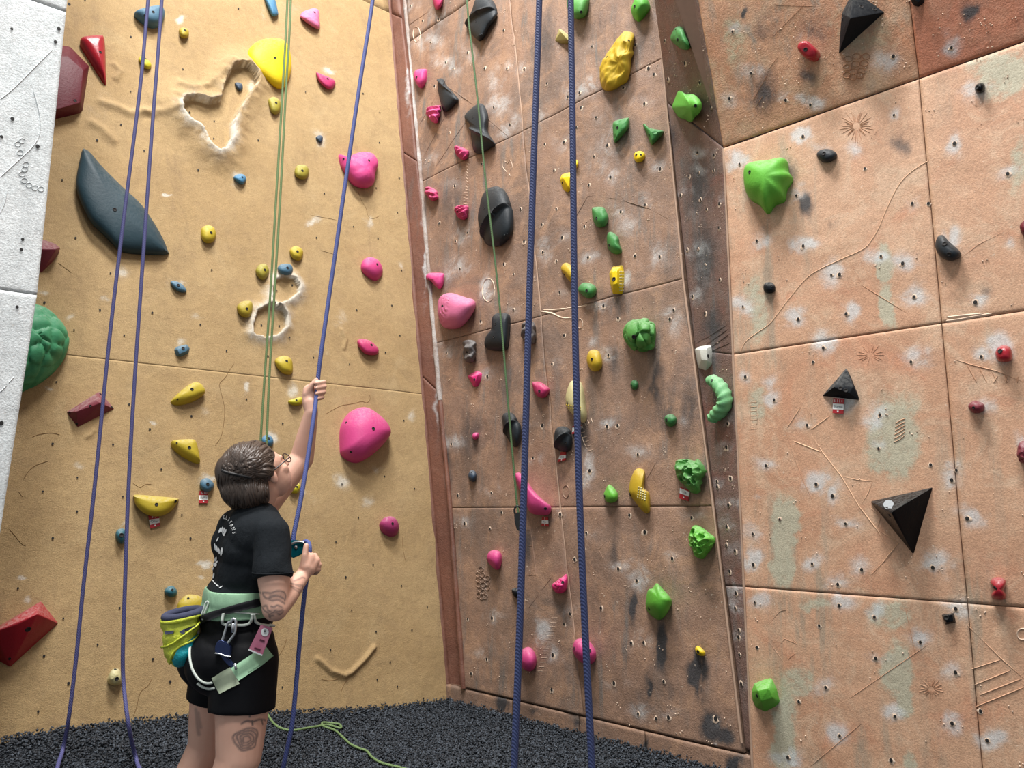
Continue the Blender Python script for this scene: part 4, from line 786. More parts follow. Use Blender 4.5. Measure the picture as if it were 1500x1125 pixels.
H_('B',T(2,1,[(552,270),(560,240),(580,235),(605,250),(622,270),(628,310),(640,345),(625,362),(590,360),(560,330)]),.09,'greenmid','dark green notched hold, lower of two in a column',T(2,1,[(570,313)]),sq=2.5)
H_('B',T(2,1,[(282,450),(295,420),(320,415),(350,440),(365,480),(362,520),(340,528),(305,490)]),.07,'gold','slanted yellow oval hold left behind the right blue strand',T(2,1,[(307,485)]))
X_('B',[(x,y,0) for x,y in T(2,1,[(573,480),(595,438),(647,430),(656,470),(653,560),(647,602),(595,602),(580,545)])]+[(x,y,.09) for x,y in T(2,1,[(590,470),(620,462),(622,540),(597,545)])],'lemon','bright yellow block hold with a studded side',T(2,1,[(597,512,.012)]),bev=.008)
H_('B',T(2,1,[(383,575),(395,545),(420,530),(470,540),(490,565),(485,600),(455,622),(425,615),(400,595)]),.09,'greenmid','dark green rounded hold beside the yellow block hold',T(2,1,[(437,580)]))
H_('B',T(2,1,[(650,820),(665,780),(700,755),(760,745),(810,760),(830,800),(828,860),(815,910),(770,930),(710,920),(670,880),(652,850)]),.17,'leaf','large green artichoke-like ball hold',T(2,1,[(715,850,.012)]),n=84,K=24,fx=fx_cells(.035,24,11))
H_('B',T(2,1,[(433,975),(445,935),(475,922),(505,935),(522,980),(522,1020),(500,1048),(465,1048),(440,1015)]),.08,'gold','plain yellow oval hold below the artichoke-like hold',T(2,1,[(468,982)]))
H_('B',T(2,1,[(50,800),(65,765),(110,755),(128,790),(128,870),(110,890),(65,875),(52,850)]),.1,'greyh','dark grey ribbed hold behind the left blue strand',T(2,1,[(80,828)]),sq=2.8,fx=fx_wrinkle(.012,85,1.5))
H_('B',[(779,562),(782,559),(792,560),(803,568),(803,575),(797,582),(790,582),(783,576)],.08,'pinkdeep','deep pink cup-shaped hold right of the left blue strand',[(790,573)],sq=2.7)
H_('B',[(922,563),(925,557),(931,557),(934,563),(931,570),(925,570)],.045,'greendark','tiny dark green ball hold under the artichoke-like hold',[(925,564)],br=.005)
H_('B',[(826,581),(830,565),(835,557),(846,557),(852,568),(855,590),(857,610),(853,619),(846,615),(835,605),(828,595)],.11,'cream','yellow and chalk-white banana hold with dotted bands behind the rope',[(831,590)],sq=2.3)
H_('B',T(2,2,[(238,320),(250,265),(285,248),(325,262),(342,300),(335,370),(310,398),(265,388),(242,360)]),.09,'slate','grey oval hold with a chalked diagonal ridge between the blue strands',T(2,2,[(315,348,.006)]),fx=fx_ridge(812,653,834,632,.02))
H_('B',[(735,610),(742,604),(752,607),(760,622),(761,638),(756,653),(749,652),(738,632)],.09,'slate','black oval hold at the lower end of the thin green rope',(),sq=2.4,fx=fx_ridge(740,630,757,614,.02))
H_('B',[(751,696),(755,692),(760,694),(770,707),(779,719),(792,732),(803,741),(804,748),(799,754),(785,754),(773,750),(765,733),(756,714)],.12,'pink','long pink slanting ledge hold crossed by the left blue strand',[(799,745)],sq=2.8,n=60)
H_('B',T(2,2,[(890,205),(900,185),(935,178),(960,200),(958,230),(930,252),(900,240)]),.06,'greendark','small dark green ball hold with a chalk halo',T(2,2,[(905,213)]))
H_('B',T(2,2,[(945,470),(960,445),(1010,440),(1060,450),(1080,440),(1118,490),(1115,530),(1095,570),(1092,625),(1075,642),(1035,635),(1005,600),(955,545)]),.13,'leaf','green skull-like hold full of hollows, the upper one with a tag',(),n=96,K=28,fx=fx_pits([(1013,693,.02,.045),(998,679,.024,.05),(992,701,.014,.03),(1004,700,.012,.02),(1023,689,.012,.02),(1010,707,.012,.02),(1018,706,.01,.02)],.018,.02,8))
H_('B',T(2,2,[(675,620),(685,560),(710,505),(735,495),(765,505),(770,540),(765,590),(770,620),(795,640),(800,720),(795,755),(770,758),(740,730),(710,690),(680,650)]),.09,'gold','yellow crescent hold with a checkered inner edge',T(2,2,[(692,648)]),sq=2.5)
H_('B',T(2,2,[(530,650),(545,610),(560,590),(590,610),(612,645),(610,680),(580,697),(545,690)]),.08,'lime','small bright green teardrop hold left of the yellow crescent',T(2,2,[(543,660)]),apex=(893,725))
H_('B',T(2,2,[(1030,890),(1045,840),(1070,828),(1110,845),(1140,870),(1180,905),(1170,950),(1140,990),(1110,1028),(1065,1010),(1050,970),(1030,930)]),.13,'lime','green skull-like hold full of hollows, the lower one',(),n=96,K=28,fx=fx_pits([(1015,780,.016,.05),(1030,787,.016,.035),(1015,799,.011,.03),(1022,800,.011,.02),(1036,793,.01,.02),(1026,806,.013,.025),(1022,790,.01,.02)],.022,.018,9))
H_('B',T(1,2,[(1268,300),(1280,288),(1300,290),(1300,315),(1285,328),(1270,320)]),.05,'pink','tiny pink knob hold on the left half of the brown wall')
H_('B',T(1,2,[(1238,530),(1250,508),(1275,512),(1285,540),(1275,570),(1255,572),(1240,555)]),.06,'navy','small navy-grey knob hold near the corner seam',T(1,2,[(1265,520)]),br=.005)
H_('B',T(1,2,[(1345,1030),(1355,990),(1385,975),(1420,985),(1432,1020),(1425,1070),(1405,1092),(1370,1070)]),.09,'pink','smooth pink egg hold above the carved grapes',T(1,2,[(1355,1030)]),apex=(722,818))
H_('B',T(2,3,[(228,55),(260,30),(300,0),(315,-5),(318,50),(310,85),(280,105),(245,95)]),.09,'hotpink','hot pink crumpled hold low between the blue strands',T(2,3,[(297,40)]),fx=fx_lump(.02,.025,5),n=60,K=16)
H_('B',T(2,3,[(35,490),(50,440),(85,420),(115,435),(135,480),(132,530),(105,562),(70,555),(42,525)]),.1,'pink','smooth pink ball hold tucked behind the left blue strand')
H_('B',T(2,3,[(348,430),(360,385),(390,370),(440,385),(475,430),(485,470),(470,510),(430,522),(385,500),(355,460)]),.12,'pink','big smooth pink ball hold behind the right blue strand',T(2,3,[(365,428),(455,440)]))
H_('B',T(2,3,[(778,160),(790,90),(815,80),(840,48),(870,75),(928,145),(920,190),(890,240),(855,262),(815,240),(785,205)]),.13,'lime','bright green pointed acorn hold above a dark drip stain',T(2,3,[(803,195)]),apex=(966,878),n=56)
H_('B',T(2,3,[(1072,430),(1085,412),(1110,425),(1130,450),(1125,470),(1100,470),(1080,455)]),.05,'lemon','tiny yellow hold low at the right of the brown wall',T(2,3,[(1090,447)]))
H_('B',[(749,865),(752,862),(760,862),(762,868),(758,876),(753,874)],.05,'black','tiny black hold left behind the blue strand near the floor')
# --- side strip
H_('T',T(2,0,[(922,230),(940,175),(965,155),(990,165),(1010,200),(1035,265),(1025,290),(995,292),(965,275)]),.08,'greenmid','green hold with ring marks at the top of the side strip',T(2,0,[(970,232)]),sq=2.5,fx=fx_pits([(988,46,.014,.01)],.004,.03))
H_('T',T(2,0,[(922,630),(935,590),(955,540),(970,538),(1000,555),(1040,555),(1075,585),(1090,620),(1080,660),(1050,690),(1030,718),(1000,705),(960,690),(935,655)]),.14,'green','large bright green eared hold on the side strip',T(2,0,[(1075,620)]),apex=(1010,155),n=56)
X_('S',[(x,y,0) for x,y in T(2,1,[(1070,922),(1100,905),(1156,896),(1162,940),(1160,1012),(1136,1047),(1090,1032)])]+[(x,y,.06) for x,y in T(2,1,[(1100,925),(1140,918),(1145,990),(1110,985)])],'white','white angular hold on the side strip',T(2,1,[(1148,962)]),bev=.005)
cl = catmull([(1037,558),(1046,558),(1055,567),(1061,580),(1061,592),(1053,604),(1045,611),(1041,617)], 7); rr_ = np.interp(np.linspace(0, 1, len(cl)), [0, .08, .3, .7, .92, 1], [.012, .03, .036, .036, .028, .01])
V = []; F = []; cp = [FS.p(x, y, .035) for x, y in cl]
for k in range(len(cp)):
    d = nrm(cp[min(k+1, len(cp)-1)]-cp[max(k-1, 0)]); a = nrm(np.cross(d, FS.N)); b_ = np.cross(a, d)
    for i in range(14): t = 2*math.pi*i/14; V.append(cp[k]+(a*math.cos(t)+b_*math.sin(t)*1.15)*rr_[k]*(1+.1*math.sin(k*1.3+i*.9)))
for k in range(len(cp)-1):
    for i in range(14): F.append((k*14+i, k*14+(i+1) % 14, k*14+14+(i+1) % 14, k*14+14+i))
F += [tuple(range(13, -1, -1)), tuple((len(cp)-1)*14+i for i in range(14))]
finish('climbing_hold', V, F, hold_mat('mint', HC['mint'], .55, .4), 'pale green curved snake-like hold on the side strip', 'climbing hold', 'pale holds on the side strip', 'S', [(1043, 557)], .006)
# --- overhang and terracotta wall
X_('V',[(x,y,0) for x,y in T(3,0,[(500,-60),(682,72),(414,318)])]+[(x,y,.16) for x,y in T(3,0,[(482,108)])]+[(x,y,.02) for x,y in T(3,0,[(432,80),(424,190)])],'black','black pyramid hold with chalky upper face at the top right',[(1234,28),(1281,14),(1262,10)],dust=.8)
H_('V',T(3,0,[(182,292),(195,262),(235,250),(272,275),(300,312),(296,345),(270,362),(232,352),(200,325)]),.09,'red','dark red stub hold sticking out of the overhang',T(3,0,[(220,290)]),apex=(1181,72),sq=5)
X_('V',[(x,y,0) for x,y in T(3,0,[(838,8),(838,-50),(918,-50),(916,16),(880,40),(855,33)])]+[(x,y,.05) for x,y in T(3,0,[(850,-10),(900,-10),(880,15)])],'black','small black hexagonal hold cut by the top edge',())
H_('R',T(3,0,[(1210,510),(1225,490),(1255,483),(1270,500),(1265,530),(1240,545),(1215,535)]),.05,'jet','small glossy black knob hold near the top right',T(3,0,[(1227,512)]),rough=.25,dust=.1)
H_('R',T(3,0,[(282,905),(300,880),(340,870),(380,880),(403,905),(385,935),(340,952),(305,940)]),.05,'slate','dusty grey bean hold right of the big green hold',T(3,0,[(327,900)]),dust=.6)
H_('R',[(1088,255),(1092,243),(1105,238),(1125,236),(1145,232),(1152,237),(1154,252),(1160,262),(1151,278),(1148,294),(1134,300),(1123,313),(1111,300),(1098,292),(1090,278)],.15,'lime','big bright green webbed hold at the top of the terracotta wall',[(1098,252)],apex=(1118,258),n=60)
H_('R',T(3,1,[(975,310),(990,260),(1020,250),(1060,290),(1120,345),(1122,375),(1095,395),(1060,400),(1020,385),(990,355)]),.07,'slate','dark grey half-disc hold with a big chalk smear beside it',T(3,1,[(1035,305),(1060,365)]),sq=2.5,dust=.5)
H_('R',[(1117,420),(1120,414),(1128,413),(1134,418),(1134,426),(1128,429),(1120,428)],.045,'black','small black thimble hold near the left edge of the terracotta wall',[(1130,419)],br=.005)
H_('R',T(3,1,[(1328,950),(1340,915),(1370,898),(1410,905),(1428,940),(1425,985),(1385,996),(1345,990)]),.07,'red','small red rounded hold with a chalk halo, upper right',T(3,1,[(1360,933)]),sq=2.8)
H_('R',T(3,1,[(1475,195),(1500,165),(1540,155),(1545,270),(1495,255),(1480,225)]),.07,'maroon','maroon hold cut by the right edge, upper one')
X_('R',[(1239.5,539,0),(1204,580,0),(1258.5,586,0)]+[(1221,567,.07),(1244,576,.05),(1250,566,.035),(1226,564,.06)],'black','small black pyramid hold with a route tag below',[(1231,569),(1239,572)],bev=.004)
H_('R',T(3,2,[(1170,135),(1185,108),(1220,100),(1262,120),(1262,155),(1230,172),(1195,168)]),.06,'winered','small wine-red nut-shaped hold',T(3,2,[(1205,140)]),br=.005)
H_('R',T(3,2,[(1465,400),(1475,350),(1500,335),(1545,340),(1550,470),(1490,465),(1468,435)]),.08,'rose','dusty rose hold cut by the right edge, lower one',(),fx=fx_lump(.015,.02,6))
X_('R',[(x,y,0) for x,y in T(3,2,[(598,690),(968,606),(852,1002)])]+[(x,y,.19) for x,y in T(3,2,[(722,758),(735,745)])],'jet','largest black pyramid hold with a chalk spot',[(1303,755,.007)],rough=.55,dust=.04)
H_('R',T(3,3,[(1297,40),(1315,15),(1355,10),(1388,30),(1390,60),(1378,85),(1390,110),(1388,138),(1350,145),(1310,135),(1305,110),(1318,80)]),.08,'red','red hourglass-shaped hold low at the right',T(3,3,[(1332,75)]),sq=2.5)
X_('R',[(x,y,0) for x,y in T(3,3,[(1016,230),(1085,220),(1099,276),(1040,289)])]+[(x,y,.03) for x,y in T(3,3,[(1028,238),(1078,230),(1085,268),(1044,276)])],'jet','small black square hold above the panel joint',T(3,3,[(1045,248)]),bev=.003)
X_('R',[(1101,1012,0),(1105,1001,0),(1120,995,0),(1129,993,0),(1137,1010,0),(1142,1029,0),(1136,1035,0),(1121,1043,0),(1107,1036,0),(1102,1025,0)]+[(1110,1012,.1),(1127,1008,.09),(1132,1022,.08),(1115,1028,.09)],'lime','bright green boulder hold low on the terracotta wall',[(1109,1019)],bev=.02)
# chalk-white details on a few holds
M_CHALK = flat_mat('chalk', (220, 222, 222), .95)
def find(lbl): return next(o for o in ALLHOLDS if o['label'].startswith(lbl))
def hold_bvh(o): return BVHTree.FromPolygons([(v.co+o.location)[:] for v in o.data.vertices], [tuple(p.vertices) for p in o.data.polygons])
def spot(o, name, x, y, rx, ry, mat, k=14, jag=.25, off=.0015):
    bv = hold_bvh(o); V = []
    for i in range(k+1):
        a = 2*math.pi*i/k; r = 0 if i == k else 1+random.uniform(-jag, jag)
        d = ray(x+rx*r*math.cos(a), y+ry*r*math.sin(a)); h = bv.ray_cast(Vector(CAMP), Vector(d))
        if not h[0]: return
        V.append(np.array(h[0])-d*off*2)
    return mk(name, V, [(k, i, (i+1) % k) for i in range(k)], mat, o, False, origin=V[k])
spot(find('largest black'), 'chalk_spot', 1301, 739, 7.5, 6.5, flat_mat('dusty_chalk', (140, 146, 150), .9), jag=.15)
def studs(o, pts, r, mat):
    bv = hold_bvh(o)
    for x, y in pts:
        d = ray(x, y); h = bv.ray_cast(Vector(CAMP), Vector(d))
        if not h[0]: continue
        P = np.array(h[0]); V = P+ico_s[0]*r
        mk('stud', V, ico_s[1], mat, o, True, origin=P)
_bm = bmesh.new(); bmesh.ops.create_icosphere(_bm, subdivisions=1, radius=1); ico_s = (np.array([v.co[:] for v in _bm.verts]), [tuple(v.index for v in f.verts) for f in _bm.faces]); _bm.free()
studs(find('bright yellow block'), [(908+k % 3*2.3, 398+k//3*4.6) for k in range(21)], .0055, PALETTE['cream' if 'cream' in PALETTE else 'lemon'])
studs(find('yellow crescent'), [(936+k % 4*3.4-(k//4)*.4, 714+k//4*3.6+(k % 4)*1.2) for k in range(20)], .006, PALETTE['cream'])
studs(find('yellow and chalk-white'), [(830+k % 7*3.3, 593+k//7*4+(k % 7)*.6) for k in range(14)], .0055, PALETTE['lemon'])
# ------------------------------------------------------------------ route tags
M_TRED = flat_mat('tag_red', (168, 30, 40), .5); M_TWHITE = flat_mat('tag_white', (228, 230, 228), .6); M_INK = flat_mat('tag_ink', (70, 90, 100), .6)
def text_mesh(s):
    cu = bpy.data.curves.new('t', 'FONT'); cu.body = s; cu.size = 1; cu.align_x = 'CENTER'; cu.align_y = 'CENTER'; cu.resolution_u = 3
    ob = bpy.data.objects.new('t', cu); COL.objects.link(ob)
    bpy.context.view_layer.update()
    me = ob.evaluated_get(bpy.context.evaluated_depsgraph_get()).to_mesh()
    V = np.array([v.co[:] for v in me.vertices]); F = [tuple(p.vertices) for p in me.polygons]
    ob.to_mesh_clear(); bpy.data.objects.remove(ob); bpy.data.curves.remove(cu)
    return V, F
def route_tag(wn, tl, tr, br_, bl, grade, name_, label, split=(.36, .74)):
    fr = FRAMES[wn]; off = .012
    h0 = max((on_wall(wn, *q)-fr.O)@fr.N for q in (tl, tr, br_, bl))+off
    A, B, C_, D = [fr.p(*q, h0) for q in (tl, tr, br_, bl)]
    n = fr.N; root = empty('route_tag', (A+B+C_+D)/4); tag(root, label, 'route tag', 'red and white route tags')
    def q(s, t): return (A*(1-s)+B*s)*(1-t)+(D*(1-s)+C_*s)*t
    def band(nm, t0, t1, mat):
        P = [q(0, t0), q(1, t0), q(1, t1), q(0, t1)]; V = [p for p in P]+[p-n*.006 for p in P]
        return mk(nm, V, [(0, 1, 2, 3), (7, 6, 5, 4), (0, 4, 5, 1), (1, 5, 6, 2), (2, 6, 7, 3), (3, 7, 4, 0)], mat, root)
    band('grade_band', 0, split[0], M_TRED); band('name_band', split[0], split[1], M_TWHITE); band('bottom_band', split[1], 1, M_TRED)
    U = nrm(B-A); Vv = nrm(A-D); wd = np.linalg.norm(B-A); ht = np.linalg.norm(A-D)
    def put(s, t, size, mat, nm):
        V, F = text_mesh(s); c = q(.5, t)
        sc = min(size*ht, .86*wd/max(np.ptp(V[:, 0]), .1))
        P = c+n*.0012+(V[:, :1]*sc)*U+(V[:, 1:2]*sc)*Vv
        mk(nm, P, F, mat, root)
    if grade: put(grade, split[0]*.5, .3, M_TWHITE, 'grade_text')
    if name_: put(name_, (split[0]+split[1])/2, .26, M_INK, 'name_text')
    c = q(.5, (split[1]+1)/2); k = 8
    V = [c+n*.0012]+[c+n*.0012+(U*math.cos(2*math.pi*i/k)+Vv*math.sin(2*math.pi*i/k))*ht*(.075 if i % 2 else .05) for i in range(k)]
    mk('star_mark', V, [(0, 1+i, 1+(i+1) % k) for i in range(k)], M_TWHITE, root)
route_tag('R',(1220.5,583),(1236,584),(1235,606),(1219.5,605),'5.11+','Blurrie','route tag under the small black pyramid hold, grade 5.11+')
route_tag('O',(217.5,754),(232.5,753),(234.5,770),(220.5,774),'5.9','Oiler','tilted route tag under the wide mustard half-moon hold')
route_tag('O',(292.5,719),(305,719),(304.5,737),(291.5,737),'5.10','Suffle','route tag under the teal-blue nub hold by the neck')
route_tag('B',(821.5,662),(828.5,662),(828,674),(816.5,677),'','Unit','curled route tag under the grey oval hold')
route_tag('B',(996,713),(1010,719),(1008,734),(995,730),'','1.16','route tag under the upper skull-like hold',(.1,.55))
route_tag('B',(794,757),(802,757),(803,771),(793,770),'5','Pou','small route tag under the long pink slanting hold')
route_tag('B',(839,624),(851,622),(850,632),(838,636),'','Nan','route tag behind the blue strand under the banana hold',(.2,.75))
# ------------------------------------------------------------------ ropes
def tube(name, pts, r, mat, parent=None, sides=8, origin=None, taper=None, closed=False):
    P = np.asarray(pts, float); n = len(P); V = []; F = []
    prev = None
    for k in range(n):
        if closed: d = P[(k+1) % n]-P[k-1]
        else: d = P[min(k+1, n-1)]-P[max(k-1, 0)]
        d = nrm(d)
        if prev is None: a = nrm(np.cross(d, [.31, .2, .93] if abs(d[2]) < .9 else [1, .1, 0]))
        else: a = nrm(prev-d*(prev@d))
        prev = a; b = np.cross(d, a); rr = r[k] if hasattr(r, '__len__') else r
        for i in range(sides):
            t = 2*math.pi*i/sides; V.append(P[k]+(a*math.cos(t)+b*math.sin(t))*rr)
    for k in range(n if closed else n-1):
        k2 = (k+1) % n
        for i in range(sides): F.append((k*sides+i, k*sides+(i+1) % sides, k2*sides+(i+1) % sides, k2*sides+i))
    if not closed: F += [tuple(range(sides-1, -1, -1)), tuple((n-1)*sides+i for i in range(sides))]
    return mk(name, V, F, mat, parent, True, origin)
def rope_mat(name, c1, c2):
    m, nt, b = new_mat(name, .7)
    tc = nt.nodes.new('ShaderNodeTexCoord'); ck = nt.nodes.new('ShaderNodeTexWave'); ck.inputs['Scale'].default_value = 55; ck.inputs['Distortion'].default_value = 1.5; ck.bands_direction = 'DIAGONAL'
    nt.links.new(tc.outputs['Object'], ck.inputs['Vector'])
    n = tex_noise(nt, 160, 3)
    c = mixc(nt, ck.outputs['Fac'], lin(c1), lin(c2)); nt.links.new(mixc(nt, mth(nt, 'MULTIPLY', n, .3), c, lin(tuple(x*.6 for x in c1))), b.inputs['Base Color'])
    bump(nt, b, ck.outputs['Fac'], .3, .003); return m
M_BLUE = rope_mat('blue_rope', (46, 56, 98), (64, 76, 120)); M_PURP = rope_mat('purple_rope', (68, 68, 118), (86, 88, 138))
M_BELAY = rope_mat('belay_rope', (66, 78, 138), (84, 96, 156)); M_GREEN = rope_mat('green_rope', (98, 124, 76), (120, 144, 94)); M_GREEN2 = rope_mat('thin_green_rope', (70, 100, 62), (90, 120, 78))
def sight(pts, Y): return [at_depth(x, y, Y if not hasattr(Y, '__len__') else Y[i]) for i, (x, y) in enumerate(pts)]
def smoothp(P, n=6): return catmull(P, n)
def rope(name, label, strands, r, mat, group=None, pnames=None):
    root = empty(name, strands[0][-1]); tag(root, label, 'rope', group)
    for i, s in enumerate(strands): tube(pnames[i] if pnames else 'rope_strand', smoothp(s), r, mat, root)
    return root
rope('climbing_rope', 'doubled purple rope hanging before the ochre slab at left',
     [sight([(262,-500),(240,-250),(217,0),(205,130),(180,330),(160,500),(140,700),(122,860),(112,960),(101,1050)], 3.72)+[at_z(92,1098,.3), at_z(84,1125,.285), at_z(76,1180,.27)],
      sight([(264,-500),(251,-250),(237,0),(222,200),(208,400),(197,560),(188,720),(183,860),(180,950),(181,1000)], 3.72)+[at_depth(188,1060,3.66), at_z(199,1110,.265), at_z(208,1132,.245), at_z(240,1170,.2)]], .0092, M_PURP, 'doubled hanging ropes')
rope('climbing_rope', 'doubled dark blue rope hanging nearest, before the brown wall',
     [sight([(812,-1000),(797,-300),(790,0),(783,200),(775,450),(768,700),(762,900),(755,1080),(750,1200),(744,1330),(738,1420)], 2.6), sight([(820,-1000),(832,-300),(836,0),(839,200),(842,450),(848,700),(856,900),(864,1060),(870,1180),(878,1320),(884,1420)], 2.6)], .0118, M_BLUE, 'doubled hanging ropes')
gtail = [at_z(x, y, .11) for x, y in [(386,1068),(392,1077),(400,1086),(412,1091),(428,1091),(445,1086),(465,1080),(480,1076),(498,1078),(497,1073),(485,1073),(472,1074),(474,1079),(490,1082),(502,1090),(513,1098),(525,1102),(537,1105),(545,1113),(560,1120),(592,1126),(640,1140)]]
for q in gtail: q[2] = float(floor_z(q[0], q[1]))+.022
rope('climbing_rope', 'doubled thin green rope before the ochre slab with its tail on the floor',
     [sight([(436,-500),(430,-250),(421,0),(414,130),(405,281),(396,430),(387,562),(381,660),(376,760),(372,860),(370,960),(374,1040)], 4.3)+[gtail[0], gtail[1]],
      sight([(436,-500),(431,-250),(426,0),(419,130),(411,281),(402,430),(394,562),(390,660),(384,760),(378,860),(376,960),(380,1030),(384,1052)], 4.3), gtail], .0066, M_GREEN, 'doubled hanging ropes', ['rope_strand', 'rope_strand', 'rope_tail'])
GB = [at_depth(x, y, 4.55) for x, y in [(672,-200),(684,0),(690,60),(700,150),(712,270),(725,380),(734,470),(740,540),(745,600),(752,680),(757,735),(759,752)]]
rope('climbing_rope', 'single thin green rope hanging down the left part of the brown wall', [GB], .0062, M_GREEN2)
# small knot in the green tail
kc = gtail[17]

# belay device hanging at the lower end of the thin green rope
M_BLK = flat_mat('black_plastic', (20, 22, 24), .4); M_STEEL = flat_mat('silver_metal', (190, 194, 198), .3, .85); M_NAVY = flat_mat('navy_metal', (38, 50, 86), .35, .5)
def slab(name, outline, Y, th, mat, parent=None, bev=.004):   # a plate with real thickness standing at distance Y
    P = [at_depth(x, y, Y) for x, y in outline]; n = len(P); bm = bmesh.new()
    f = bm.faces.new([bm.verts.new(p) for p in P]); d = np.array([0, 1., 0])*th
    r = bmesh.ops.extrude_face_region(bm, geom=[f]); bmesh.ops.translate(bm, vec=Vector(d), verts=[g_ for g_ in r['geom'] if isinstance(g_, bmesh.types.BMVert)])
    bmesh.ops.recalc_face_normals(bm, faces=bm.faces)
    if bev: bmesh.ops.bevel(bm, geom=list(bm.edges), offset=bev, segments=2, affect='EDGES', clamp_overlap=True)
    bm.verts.index_update(); V = [np.array(v.co) for v in bm.verts]; F = [tuple(v.index for v in f.verts) for f in bm.faces]; bm.free()
    o = mk(name, V, F, mat, parent); shade_auto(o.data, 35); return o
bd = empty('belay_device', at_depth(758, 762, 4.55)); tag(bd, 'black belay device hanging on the thin green rope by the left blue strand', 'belay device')
slab('body', [(753,753),(760,750),(766,756),(767,772),(762,779),(757,776),(754,765)], 4.535, .035, M_BLK, bd)
tube('carabiner', [at_depth(758+4.5*math.cos(a), 748+7*math.sin(a), 4.55) for a in np.linspace(0, 2*math.pi, 17)[:-1]], .006, M_BLK, bd, closed=True)

# ------------------------------------------------------------------ the belayer
def ico(sub): 
    bm = bmesh.new(); bmesh.ops.create_icosphere(bm, subdivisions=sub, radius=1); V = np.array([v.co[:] for v in bm.verts]); F = [tuple(v.index for v in f.verts) for f in bm.faces]; bm.free(); return V, F
ICO3, ICO2 = ico(3), ico(2)
def blob(name, prims, voxel, smooth, mat, parent, cuts=(), post=None):
    bm = bmesh.new()
    def hullv(pts):
        b2 = bmesh.new()
        for p in pts: b2.verts.new(p)
        bmesh.ops.convex_hull(b2, input=b2.verts)
        bmesh.ops.delete(b2, geom=[v for v in b2.verts if not v.link_faces], context='VERTS')
        mp = {v: bm.verts.new(v.co) for v in b2.verts}
        for f in b2.faces: bm.faces.new([mp[v] for v in f.verts])
        b2.free()
    for p in prims:
        k = p[0]
        if k == 's': hullv(np.asarray(p[1])+ICO3[0]*p[2])
        elif k == 'e':                       # ellipsoid: centre, axes (3 vectors already scaled)
            hullv(np.asarray(p[1])+ICO3[0]@np.array(p[2]))
        elif k == 'c': I_ = ICO3 if max(p[2], p[4]) > .03 else ICO2; hullv(np.concatenate([np.asarray(p[1])+I_[0]*p[2], np.asarray(p[3])+I_[0]*p[4]]))
        elif k == 't':                       # cone with flat ends
            A, r0, B, r1 = p[1:5]; d = nrm(np.asarray(B)-A); a = nrm(np.cross(d, [.3, 1, .2])); b = np.cross(d, a)
            hullv([np.asarray(C)+(a*math.cos(t)+b*math.sin(t))*r for C, r in ((A, r0), (B, r1)) for t in np.linspace(0, 2*math.pi, 33)[:-1]])
        elif k == 'h': hullv(p[1])
    me = bpy.data.meshes.new('tmp'); bm.to_mesh(me); bm.free()
    ob = bpy.data.objects.new('tmp', me); COL.objects.link(ob)
    md = ob.modifiers.new('r', 'REMESH'); md.mode = 'VOXEL'; md.voxel_size = voxel; md.use_smooth_shade = True
    if smooth: sm = ob.modifiers.new('s', 'SMOOTH'); sm.factor = .5; sm.iterations = smooth
    bpy.context.view_layer.update()
    ev = ob.evaluated_get(bpy.context.evaluated_depsgraph_get()); me2 = bpy.data.meshes.new_from_object(ev)
    bpy.data.objects.remove(ob); bpy.data.meshes.remove(me)
    for co, no in cuts:
        b2 = bmesh.new(); b2.from_mesh(me2)
        r = bmesh.ops.bisect_plane(b2, geom=b2.verts[:]+b2.edges[:]+b2.faces[:], plane_co=Vector(co), plane_no=Vector(no), clear_outer=True)
        ed = [e for e in r['geom_cut'] if isinstance(e, bmesh.types.BMEdge)]
        try: bmesh.ops.holes_fill(b2, edges=ed)
        except Exception: pass
        b2.to_mesh(me2); b2.free()
    me2.name = name
    n = len(me2.vertices); co = np.empty(n*3); me2.vertices.foreach_get('co', co); co = co.reshape(-1, 3)
    if post is not None: co = post(co, me2); me2.vertices.foreach_set('co', co.ravel()); me2.update()
    me2.materials.clear(); me2.materials.append(mat); me2.polygons.foreach_set('use_smooth', [True]*len(me2.polygons))
    o = bpy.data.objects.new(name, me2); COL.objects.link(o)
    if parent is not None: o.parent = parent; o.matrix_parent_inverse = Matrix.Translation(-parent.location)
    return o
def bvh_of(o):
    me = o.data; return BVHTree.FromPolygons([v.co[:] for v in me.vertices], [tuple(p.vertices) for p in me.polygons])
D = at_depth; YP = 3.3
fwd = np.array([math.sin(math.radians(62)), math.cos(math.radians(62)), 0]); rgt = np.array([fwd[1], -fwd[0], 0])
per = empty('person', (D(340, 960, YP)[0], YP, 0))
tag(per, 'person in black T-shirt and shorts belaying, one arm raised holding the rope', 'person')
# skin
m, nt, b = new_mat('skin', .55)
n1 = tex_noise(nt, 14, 4); c = mixc(nt, n1, lin((206, 158, 138)), lin((224, 180, 158)))
c = mixc(nt, attr(nt, 'ink'), c, lin((78, 72, 74))); nt.links.new(c, b.inputs['Base Color'])
b.inputs['Subsurface Weight'].default_value = .08; b.inputs['Subsurface Radius'].default_value = (.02, .008, .005)
M_SKIN = m
